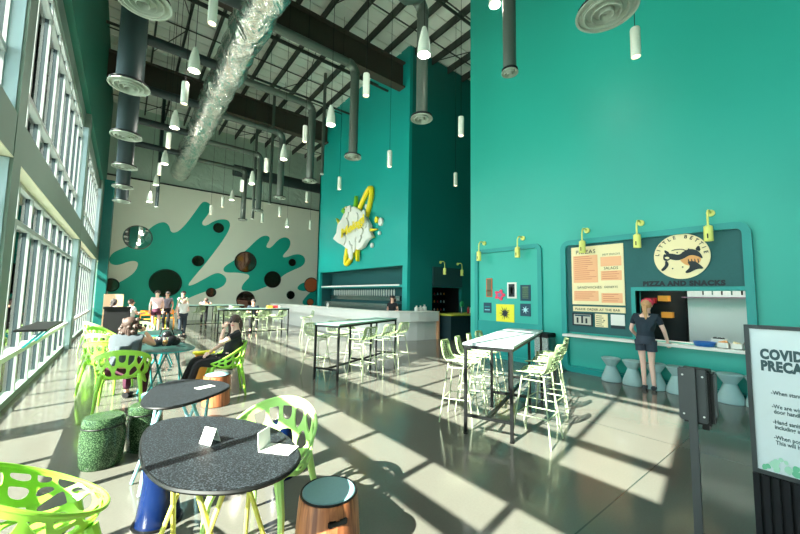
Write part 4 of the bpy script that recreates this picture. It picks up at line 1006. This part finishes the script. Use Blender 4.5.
def person(label, loc, rz, J=None, skin=SKIN, top=NAVY, bottom=DENIM, legs='short', hair=HAIRB, hairlen=.0, sleeve=.5, s=1., shoes=BLACKC, cap=None, group=None, face=True, pony=False, bag=None, fat=1.):
    P = dict(STAND); P.update(J or {}); P = {k: Vector(v)*s for k, v in P.items() if k != 'look'}
    t = thing('person', label, 'person', loc, rz, group)
    ks = list(P); ix = {k: i for i, k in enumerate(ks)}
    def rad(k): return RAD[k]*s*(fat if k in ('pelvis', 'waist', 'chest', 'hL', 'hR') else 1)
    body = skin_mb([(P[k], rad(k)) for k in ks], [(ix[a], ix[b]) for a, b in EDG], 1)
    for side in 'LR':
        w_, e_ = P['w'+side], P['e'+side]; d = (w_-e_).normalized(); u = d.cross(Vector((0, 0, 1)) if abs(d.z) < .9 else Vector((0, 1, 0))).normalized(); v = d.cross(u)
        body.sphere(w_+d*.045*s, .036*s, 10, (1, 1, 1))
        for k in range(4):
            b0 = w_+d*.06*s+u*(k-1.5)*.018*s; l = (.06, .07, .066, .052)[k]*s
            body.tube([b0, b0+d*l*.55+v*.006, b0+d*l*.9+v*.02*s], [.009*s, .0085*s, .007*s], 6)
        b0 = w_+d*.02*s-u*.03*s; body.tube([b0, b0-u*.022*s+d*.03*s, b0-u*.02*s+d*.055*s], [.011*s, .01*s, .008*s], 6)
    hd = P['h1']; ax = (P['h1']-P['h0']).normalized(); fw = Vector((J or {}).get('look', (0, 1, 0))).normalized(); fw = (fw-ax*fw.dot(ax)).normalized(); rt = fw.cross(ax)
    c = P['h0'].lerp(P['h1'], .55)
    body.tube([c+fw*.065*s+ax*.015*s, c+fw*.098*s-ax*.012*s, c+fw*.07*s-ax*.022*s], [.008*s, .014*s, .008*s], 6)
    for q in (-1, 1): body.sphere(c+rt*q*.078*s-fw*.005, .018*s, 8, (.5, 1, 1.4))
    bo = build('body', body, skin, t, True)
    if face:
        for q in (-1, 1): build('eye', MB().sphere(c+fw*.07*s+rt*q*.03*s+ax*.018*s, .012*s, 8), BLACKC, t, True)
        build('mouth', MB().tube([c+fw*.076*s+rt*.02*s-ax*.042*s, c+fw*.082*s-ax*.044*s, c+fw*.076*s-rt*.02*s-ax*.042*s], .005*s, 6), MAGENTA, t, True)
    hm = MB(); hm.sphere(c-fw*.034*s+ax*.026*s, .094*s, 14, (1, 1, 1.05))
    if hairlen:
        rs = random.Random(len(label))
        for k in range(9):
            a_ = -1.1+2.2*k/8; st_ = c-fw*(.07*math.cos(a_))*s+rt*.085*math.sin(a_)*s+ax*.02*s
            hm.tube([st_, st_-fw*.02*s-Vector((0, 0, hairlen*.5)), st_-fw*(.0+.03*rs.random())*s+rt*.02*math.sin(a_)-Vector((0, 0, hairlen*(.85+.25*rs.random())))], [.04*s, .038*s, .014*s], 8)
    if hairlen and not face or 'curls' in label:
        rc = random.Random(3)
        for k in range(26):
            a_ = rc.uniform(0, 2*PI); zz = rc.uniform(-hairlen*.9, .08); rr_h = (.085+.03*(zz < 0))*s
            q_ = c+Vector((0, 0, zz))-fw*abs(math.cos(a_))*rr_h+rt*math.sin(a_)*rr_h; hm.sphere(q_, rc.uniform(.028, .042), 8)
    if pony: hm.tube([c-fw*.09*s+ax*.0, c-fw*.15*s-ax*.06*s, c-fw*.14*s-ax*.18*s+rt*.02, c-fw*.12*s-ax*.3*s+rt*.03], [.03*s, .04*s, .035*s, .01*s], 8)
    build('hair', hm, hair, t, True)
    # shirt
    def lerp(a, b, f): return P[a].lerp(P[b], f)
    V = [(P['waist'].lerp(P['pelvis'], 1.1), rad('pelvis')*1.14), (P['waist'], rad('waist')*1.42), (P['chest'], rad('chest')*1.3), (lerp('chest', 'neck', .72), .07*s)]
    E = [(0, 1), (1, 2), (2, 3)]
    if sleeve:
        for sd_ in 'LR':
            V.append((P['s'+sd_], .066*s)); V.append((lerp('s'+sd_, 'e'+sd_, sleeve), .056*s)); n_ = len(V); E += [(2, n_-2), (n_-2, n_-1)]
    sh_ = skin_mb(V, E, 1)
    sh_.tube([P['chest'].lerp(P['waist'], .2), P['waist'], P['pelvis'].lerp(P['waist'], .2)], [rad('chest')*1.04, rad('waist')*1.26, rad('pelvis')*1.2], 18)
    build('shirt', sh_, top, t, True)
    if legs == 'long': f_, rr5 = 1., ('a', .05)
    else: f_, rr5 = .42, ('k', .088)
    V = [(P['pelvis'], rad('pelvis')*(1.04 if legs == 'long' else 1.16))]; E = []
    for sd_ in 'LR':
        if legs == 'long': V += [(P['h'+sd_], .095*s*fat), (P['k'+sd_], .066*s), (lerp('k'+sd_, 'a'+sd_, .93), .05*s)]; n_ = len(V); E += [(0, n_-3), (n_-3, n_-2), (n_-2, n_-1)]
        else: V += [(P['h'+sd_].lerp(P['k'+sd_], .16), .088*s*fat), (lerp('h'+sd_, 'k'+sd_, .42), .086*s)]; n_ = len(V); E += [(0, n_-2), (n_-2, n_-1)]
    if legs == 'long': tm = skin_mb(V, E, 1)
    else:
        tm = MB().tube([P['pelvis'].lerp(P['waist'], .35), P['pelvis'], P['hL'].lerp(P['hR'], .5)-Vector((0, 0, .07*s))], [rad('pelvis')*1.12, rad('pelvis')*1.24, rad('pelvis')*1.22], 20)
        for sd_ in 'LR': tm.tube([P['h'+sd_], lerp('h'+sd_, 'k'+sd_, .25), lerp('h'+sd_, 'k'+sd_, .48)], [.092*s, .09*s, .094*s], 16)
    build('trousers' if legs == 'long' else 'shorts', tm, bottom, t, True)
    for sd_ in 'LR':
        a_, b_ = P['a'+sd_], P['t'+sd_]; d = (b_-a_); d.z = 0; d = d.normalized() if d.length > 0 else Vector((0, 1, 0))
        z = b_.z-.005*s
        build('shoe', MB().tube([a_-d*.03*s-Vector((0, 0, .04*s)), b_.lerp(a_, .4)-Vector((0, 0, .005)), b_+d*.04*s-Vector((0, 0, .004*s))], [.042*s, .042*s, .028*s], 10), shoes, t, True)
    if cap:
        cp = build('cap', MB().sphere(c-fw*.01*s+ax*.055*s, .107*s, 14, (1, 1, .85)), cap, t, True)
        build('brim', MB().sphere(c+fw*.1*s+ax*.05*s, .058*s, 12, (1, 1, .18)), cap, cp, True)
    return t

# standing at the snack counter, back to the hall (faces +x)
person('woman in navy tee and dark shorts with pink cap at the snack counter', (7.6, 2.33, 0), R(-90),
    dict(pelvis=(0, 0, .94), waist=(0, .02, 1.07), chest=(0, .06, 1.25), neck=(0, .1, 1.41), h0=(0, .15, 1.49), h1=(0, .17, 1.57), sL=(-.18, .07, 1.34), sR=(.18, .07, 1.34),
         eL=(-.26, .08, 1.08), wL=(-.22, .28, .93), eR=(.27, .1, 1.08), wR=(.27, .27, .87), kL=(-.06, .02, .5), kR=(.07, .04, .5), aL=(-.04, -.02, .08), aR=(.1, .02, .08), tL=(-.05, .13, .03), tR=(.12, .16, .03), look=(0, 1, -.1)),
    skin=SKINP, top=NAVY, bottom=DENIM, hair=HAIRL, cap=PINK, pony=True, sleeve=.66, fat=1.05, s=.985, shoes=GREYM)
# seated, facing away from the camera
person('seated woman in grey tank top with brown curls, back to camera', (.08, 6.42, 0), R(-22),
    dict(pelvis=(0, -.02, .55), waist=(0, 0, .68), chest=(0, .04, .86), neck=(0, .07, 1.0), h0=(.01, .11, 1.09), h1=(.01, .11, 1.165), sL=(-.17, .05, .95), sR=(.17, .07, .95),
         eL=(-.24, .16, .78), wL=(-.1, .36, .79), eR=(.3, .2, .82), wR=(.17, .17, 1.03), hL=(-.1, .06, .53), hR=(.1, .06, .53), kL=(-.12, .42, .52), kR=(.14, .40, .52), aL=(-.12, .46, .09), aR=(.2, .14, .09), tL=(-.12, .6, .03), tR=(.23, .26, .03), look=(.1, 1, -.1)),
    skin=SKIN, top=GREYC, bottom=PRINTS, legs='long', hair=HAIRB, hairlen=.2, sleeve=.06, fat=1.25)
# seated, seen from the side, facing -x with the head turned to the camera
person('seated woman in black tee and grey apron resting her cheek on her hand', (1.42, 6.3, 0), R(90),
    dict(pelvis=(0, -.02, .55), waist=(0, -.06, .68), chest=(0, -.1, .87), neck=(0, -.1, 1.02), h0=(-.01, -.07, 1.10), h1=(-.01, -.06, 1.18), sL=(-.17, -.09, .96), sR=(.17, -.1, .96),
         eL=(-.2, .18, .84), wL=(-.1, .1, 1.06), eR=(.22, .05, .78), wR=(.12, .26, .66), hL=(-.1, .08, .53), hR=(.1, .08, .53), kL=(-.12, .46, .55), kR=(.16, .46, .56), aL=(-.1, .58, .09), aR=(.3, .62, .09), tL=(-.1, .72, .03), tR=(.32, .76, .03), look=(-.8, .6, 0)),
    skin=SKINP, top=BLACKC, bottom=BLACKC, legs='long', hair=HAIRB, hairlen=.22, sleeve=.55, fat=1.1)
# bar staff
person('bar worker in black behind the white bar, at the right end of the taps', (8.12, 10.75, 0), R(120), dict(wL=(-.1, .25, 1.05), wR=(.12, .25, 1.05)), top=BLACKC, bottom=BLACKC, legs='long', hair=HAIRD, hairlen=.15, s=.97, face=False)
# far groups
person('standing person in pink top and patterned shorts before the largest dark mirror', (1.1, 17.0, 0), R(170), None, top=mat('pink_top', (240, 205, 208), .9), bottom=PRINTS, legs='short', hair=HAIRB, s=1.0, face=False, skin=SKINP)
person('second standing person close behind the one in pink', (1.5, 17.7, 0), R(150), None, top=mat('rose_top', (120, 110, 120), .9), bottom=BLACKC, legs='long', hair=HAIRD, s=.98, face=False)
SIT = dict(pelvis=(0, 0, .55), waist=(0, .0, .68), chest=(0, .02, .88), neck=(0, .03, 1.03), h0=(0, .05, 1.12), h1=(0, .05, 1.2), sL=(-.17, .02, .98), sR=(.17, .02, .98), eL=(-.22, .12, .76), eR=(.22, .12, .76), wL=(-.14, .34, .78), wR=(.14, .34, .78),
    hL=(-.1, .05, .53), hR=(.1, .05, .53), kL=(-.12, .44, .52), kR=(.12, .44, .52), aL=(-.12, .46, .09), aR=(.12, .46, .09), tL=(-.12, .6, .03), tR=(.12, .6, .03))
person('seated person in white shirt facing away, far left by the windows', (.25, 16.2, 0), R(-60), SIT, top=WHITEC, bottom=NAVY, legs='long', hair=HAIRB, s=1.05, face=False, fat=1.15)
person('seated person in pink with dark hair beside the white shirt', (-.25, 17.2, 0), R(-70), SIT, top=mat('pale_pink_top', (236, 190, 180), .9), bottom=BLACKC, legs='long', hair=HAIRD, hairlen=.2, s=1.05, face=False)
person('slim person in white tee standing left of the furthest tables', (1.8, 15.2, 0), R(200), dict(wL=(-.1, .2, 1.1)), top=WHITEC, bottom=DENIM, legs='long', hair=HAIRD, s=.87, face=False, skin=SKINP)
person('person in sage jacket at the left end of the furthest high table', (2.0, 17.2, 0), R(140), None, top=mat('sage_jacket', (150, 160, 130), .9), bottom=BLACKC, legs='long', hair=HAIRD, s=1.0, face=False)
person('person bent low over the furthest high table in dark clothes', (3.1, 19.0, 0), R(180), dict(chest=(0, .2, 1.12), neck=(0, .32, 1.2), h0=(0, .4, 1.24), h1=(0, .47, 1.27), sL=(-.17, .22, 1.18), sR=(.17, .22, 1.18), eL=(-.25, .3, 1.1), eR=(.25, .3, 1.1), wL=(-.1, .4, 1.1), wR=(.1, .4, 1.1)), top=DENIM, bottom=BLACKC, legs='long', hair=HAIRB, s=1.0, face=False)
person('person in dark top behind the third high table, before the half hidden mirror', (4.5, 16.0, 0), R(170), SIT, top=NAVY, bottom=BLACKC, legs='long', hair=HAIRD, s=1.08, face=False)

# ================================================================== SMALL THINGS
def card_tent(label, loc, rz, w_, h_, name='table_card'):
    t = thing(name, label, 'card', loc, rz)
    for s_, nm in ((-1, 'front_leaf'), (1, 'back_leaf')):
        build(nm, MB().prism([(-w_/2, 0), (w_/2, 0), (w_/2, h_), (-w_/2, h_)], lambda u, v, w: Vector((u, s_*(h_*.42-v*.42)+w*.5, v)), .003), WHITE, t)
    q = MB()
    for k in range(4): q.box(-w_*.25, w_*.22-.012*(k % 2), -h_*.42+(.02+.016*k)*.42-.003, -h_*.42+(.02+.016*k)*.42-.001, .02+.016*k, .027+.016*k)
    build('printed_lines', q, RED, t); return t
card_tent('small white tent card in the middle of the large black table', (.46, 2.37, .742), R(-60), .09, .085)
t = thing('folded_menu', 'white folded card lying open on the large black table\'s right edge', 'card', (.74, 2.12, .742), R(-50))
build('flat_leaf', MB().box(-.02, .16, -.10, .02, 0, .003), WHITE, t); build('upright_leaf', MB().prism([(0, 0), (.13, 0), (.13, .1), (0, .1)], lambda u, v, w: Vector((-.02-w-v*.1, -.10+u*.9, v)), .003), WHITE, t)
tag(build('paper_card', MB().box(-.075, .075, -.045, .045, 0, .003), WHITE, loc=(.66, 3.75, .7425)), 'flat white card lying on the second black table', 'card'); bpy.data.objects['paper_card'].rotation_euler.z = R(20)
# handbag and beer on the teal legged table
t = thing('handbag', 'black slouchy handbag on the table between the two women', 'bag', (.62, 6.95, .745))
rs = random.Random(1); q = MB(); V = [(0, 0, .02), (.05, .0, .1), (-.06, .02, .09), (.0, .0, .17), (.12, .03, .06), (-.14, .0, .05)]
for v in V: q.sphere(v, .065+.02*rs.random(), 12, (1.1, .8, 1))
for v in q.v: pass
q.v = [(x, y, max(0.0, z)) for x, y, z in q.v]
build('bag_body', q, mat('black_leather', (22, 20, 26), .35, bump=.5, scale=15), t, True)
build('strap', MB().tube([(-.12, 0, .1), (-.08, 0, .26), (.06, .02, .27), (.12, .02, .1)], .01, 6), BLACKM, t, True)
t = thing('beer_glass', 'stemmed glass of amber beer before the black handbag', 'glass', (.56, 6.5, .742))
build('glass', MB().lathe([(.033, 0), (.033, .004), (.005, .01), (.005, .06), (.03, .085), (.038, .13), (.034, .19)], n=20), DRINK, t, True)
build('beer', MB().lathe([(.0, .075), (.028, .088), (.035, .13), (.033, .15), (0, .15)], n=18), mat('amber_beer', (206, 140, 30), .2), t, True)
t = thing('phone', 'black phone lying near the bag on the teal legged table', 'phone', (.8, 6.75, .7425), R(30)); build('body', MB().box(-.035, .035, -.075, .075, 0, .009), BLACKM, t, bevel=.003); build('screen', MB().box(-.032, .032, -.07, .07, .009, .0095), mat('phone_glass', (30, 34, 40), .08), t)
t = thing('tote_bag', 'orange and yellow tote bag by the knees of the woman in black', 'bag', (1.22, 7.3, 0)); build('bag_body', MB().lathe([(.12, 0), (.16, .03), (.17, .3), (.12, .5), (0, .52)], n=18), ORANGE, t, True); build('yellow_flap', MB().box(-.16, .18, -.1, .1, .52, .56), POSTY, t, bevel=.01)
# far left by the windows
t = thing('crate', 'black woven square planter basket by the windows', 'basket', (-.08, 13.2, 0)); q = MB().box(-.3, .3, -.25, .25, 0, 1.15); 
build('body', q, BLACKC, t, bevel=.02)
r_ = MB()
build('rim', MB().box(-.32, .32, -.27, -.25, 1.12, 1.17).box(-.32, .32, .25, .27, 1.12, 1.17).box(-.32, -.3, -.25, .25, 1.12, 1.17).box(.3, .32, -.25, .25, 1.12, 1.17), BLACKM, t)
tag(build('notice_board', MB().box(-.35, .35, -.02, .02, 0, 1.5), mat('peach_board', (238, 196, 160), .7), loc=(-.3, 20.5, 0)), 'peach coloured standing board at the mural\'s left foot', 'board')
for k, (x, y, m_) in enumerate(((.85, 18.6, ORANGE), (1.75, 19.4, ORANGE), (1.4, 19.3, POSTY))):
    t = thing('childrens_chair', ['orange small chair behind the pink topped parent', 'orange small chair, middle of three by the mural', 'yellow small chair behind the orange ones'][k], 'chair', (x, y, 0), R(180), 'small bright chairs by the mural')
    build('seat', MB().box(-.2, .2, -.2, .2, .43, .46), m_, t, bevel=.01); build('backrest', MB().box(-.2, .2, -.2, -.17, .6, .82), m_, t, bevel=.008)
    for sx in (-1, 1):
        build('leg', MB().bar((sx*.18, .18, .43), (sx*.2, .2, 0), .03), m_, t); build('leg', MB().bar((sx*.18, -.185, .82), (sx*.2, -.22, 0), .03), m_, t)
# things on the far tables
for k, (ti, tt, m_, nm, l) in enumerate(((2, -.9, WHITE, 'cup', 'white cup at the left end of the third high table'), (2, .55, ORANGE, 'food_box', 'orange box on the third high table'), (2, .75, RED, 'food_box', 'red box on the third high table, right of the orange'), (2, .95, WHITE, 'cup', 'white cup at the right end of the third high table'), (3, -.5, WHITE, 'cup', 'white cup on the furthest high table'))):
    x, y, a = TABLES_HI[ti]; x += math.cos(a)*tt; y += math.sin(a)*tt
    if nm == 'cup': o = build(nm, MB().lathe([(.03, 0), (.04, .11), (.036, .11), (.027, .006), (0, .006)], n=14), m_, smooth=True, loc=(x, y, 1.071))
    else: o = build(nm, MB().box(-.1, .1, -.07, .07, 0, .1), m_, loc=(x, y, 1.071), bevel=.005)
    tag(o, l, 'cup' if nm == 'cup' else 'box')
# bin by the poster bay
t = thing('waste_bin', 'black topped steel waste bin against the teal wall beside the high table', 'bin', (7.82, 4.42, 0))
build('body', MB().box(-.17, .17, -.17, .17, 0, .72), STAIN, t, bevel=.01); build('lid', MB().box(-.18, .18, -.18, .18, .72, .82), BLACKM, t, bevel=.015)

# ---- sanitizer stand seen from behind
sx_, sy_ = 2.47, .55
t = thing('sanitizer_stand', 'black sanitizer dispenser on a dark square post, seen from behind', 'dispenser stand', (sx_, sy_, 0), R(-86))
build('post', MB().box(-.018, .018, -.012, .012, .012, 1.255), GREYM, t)
build('base_plate', MB().box(-.17, .17, -.17, .17, 0, .012), GREYM, t, bevel=.004)
bx_ = build('back_plate', MB().box(-.062, .062, .013, .028, .965, 1.25), GREYM, t, bevel=.006)
for u in (-.04, .045):
    for v in (1.0, 1.21): build('screw', MB().lathe([(.005, 0), (.005, .004), (0, .004)], (0, 0, 0), 10, Matrix.Translation((u, .013, v)) @ Matrix.Rotation(R(90), 4, 'X')), WHITE, bx_)
build('dispenser', MB().box(-.06, .085, .03, .13, .95, 1.245), BLACKM, t, bevel=.015); build('nozzle', MB().box(.03, .06, .05, .09, .925, .95), BLACKM, t)
build('side_cover', MB().box(.086, .092, .04, .12, 1.0, 1.22), GREYM, t)
# ---- freestanding poster
px0 = 3.12
t = thing('poster_stand', 'tall white notice in black frame headed COVID, on ribbed black base', 'notice stand', (0, 0, 0))
ya, yb, za, zb = .415, -.35, .585, 1.475
b = MB(); w_ = .022
b.box(px0-.012, px0+.03, yb, ya, zb-w_, zb).box(px0-.012, px0+.03, yb, ya, za, za+w_).box(px0-.012, px0+.03, ya-w_, ya, za+w_, zb-w_).box(px0-.012, px0+.03, yb, yb+w_, za+w_, zb-w_)
build('frame', b, GREYM, t); build('poster', MB().box(px0, px0+.02, yb+w_, ya-w_, za+w_, zb-w_), SIGNW, t)
def ptext(txt, size, y, z, bold=0., sp=1., m_=None, sx=.72):
    build('lettering', text_mb(txt, size, lambda u, v, w: Vector((px0-w+.001, y-u*sx, z+v)), .003, 'LEFT', sp, bold), m_ or mat('poster_ink', (58, 84, 88), .6), t)
ptext('COVID-19', .080, .35, 1.275, .005, 1.1, sx=.66); ptext('PRECAUTIONS', .080, .35, 1.205, .005, 1.1, sx=.66)
for txt, z in (('-When standing in line', 1.065), ('-We are wiping down', .985), (' door handles often', .955), ('-Hand sanitizer is here', .895), (' including at the bar', .865), ('-When possible wear masks', .805), (' This will help us all', .775)): ptext(txt, .033, .315, z, .0006)
rs = random.Random(8)
for k in range(60):
    y = rs.uniform(yb+.05, ya-.04); z = za+w_+.012+abs(rs.gauss(0, .035)); r_ = rs.uniform(.012, .026)
    if z+r_ > .72: continue
    z = max(z, za+w_+r_); a0 = rs.uniform(0, PI); pl = [(r_*math.cos(a0+2*PI*j/5)*(1 if j % 2 else .6), r_*math.sin(a0+2*PI*j/5)) for j in range(5)]
    build('printed_leaf', MB().prism(smooth_loop(pl, 1), lambda u, v, w: Vector((px0-.001-w-.00004*k, y-u, z+v)), .002), (LEAFP, LEAFD)[k % 2], t)
bb = MB(); y = ya
b = build('base', MB().box(px0-.004, px0+.1, yb, ya, 0, za), BLACKM, t)
while y > yb+.03: bb.box(px0-.022, px0-.004, y-.028, y, 0, za-.004); y -= .042
build('base_slat', bb, BLACKC, t)

# ---- ledges by the windows and what stands outside
t = thing('drink_ledge', 'narrow dark drink ledge on a teal bracket at the window wall', 'ledge', (-.96, 8.2, 0))
build('board', MB().box(-.22, .12, -.9, .9, 1.02, 1.05), BLACKM, t); build('bracket', MB().bar((-.17, -.5, .75), (.06, -.5, 1.02), .03), LTEAL, t); build('bracket', MB().bar((-.17, .5, .75), (.06, .5, 1.02), .03), LTEAL, t)
for k, (y0, hgt) in enumerate(((-12, 3.2), (2, 4), (14, 3.4), (26, 4), (40, 3.4))):
    t = thing('building', 'pale building outside the windows with teal fins, %s' % ['nearest the camera', 'second along', 'third along', 'fourth along', 'furthest'][k], 'building', (-30, y0*1.5, -.1), 0, 'pale buildings outside the windows')
    build('wall', MB().box(-3, 0, 0, 11, 0, hgt), OUTW, t)
    for j in range(9): build('fin', MB().box(0, .35, .3+j*1.25, .42+j*1.25, .3, hgt), OUTG, t)
for k in range(14):
    t = thing('shrub', 'clipped green shrub outside the windows, %d%s along' % (k+1, {1: 'st', 2: 'nd', 3: 'rd'}.get(k+1, 'th')), 'shrub', (-7.5, -4+k*2.6, -.1), 0, 'shrubs outside the windows')
    rs = random.Random(k); q = MB()
    for j in range(8): q.sphere((rs.uniform(-.35, .35), rs.uniform(-.6, .6), .25+rs.uniform(0, .45)), rs.uniform(.22, .36), 10)
    build('foliage', q, SHRUB, t, True); build('stem', MB().tube([(0, 0, 0), (0, 0, .4)], .04, 6), WOOD, t)
# lamps' own light
for o in [o for o in COL.objects if o.name.startswith('pendant_lamp')]:
    bell = o['label'].find('bell') >= 0
    l = bpy.data.lights.new('pendant_light', 'POINT' if bell else 'SPOT'); l.energy = 60; l.color = (1, .93, .84)
    if not bell: l.spot_size = R(120); l.spot_blend = .6
    else: l.energy = 16; l.shadow_soft_size = .05
    lo = bpy.data.objects.new('pendant_light', l); COL.objects.link(lo); lo.location = (0, 0, -.08); lo.parent = o
kt = thing('added_light_panel', 'added glowing panel that brightens the snack kitchen', 'added light panel', (8.7, 1.5, 2.94)); build('housing', MB().box(-.45, .45, -.45, .45, .01, .06), WHITE, kt); build('diffuser', MB().box(-.42, .42, -.42, .42, 0, .01), GLOW, kt)  # panel invented as a source for the added kitchen light
kl = bpy.data.lights.new('added_kitchen_fill', 'AREA'); kl.energy = 24; kl.size = .8; kl.color = (1, .93, .85); ko = bpy.data.objects.new('added_kitchen_fill', kl); COL.objects.link(ko); ko.location = (8.7, 1.5, 2.9)  # unseen area light added to brighten the kitchen
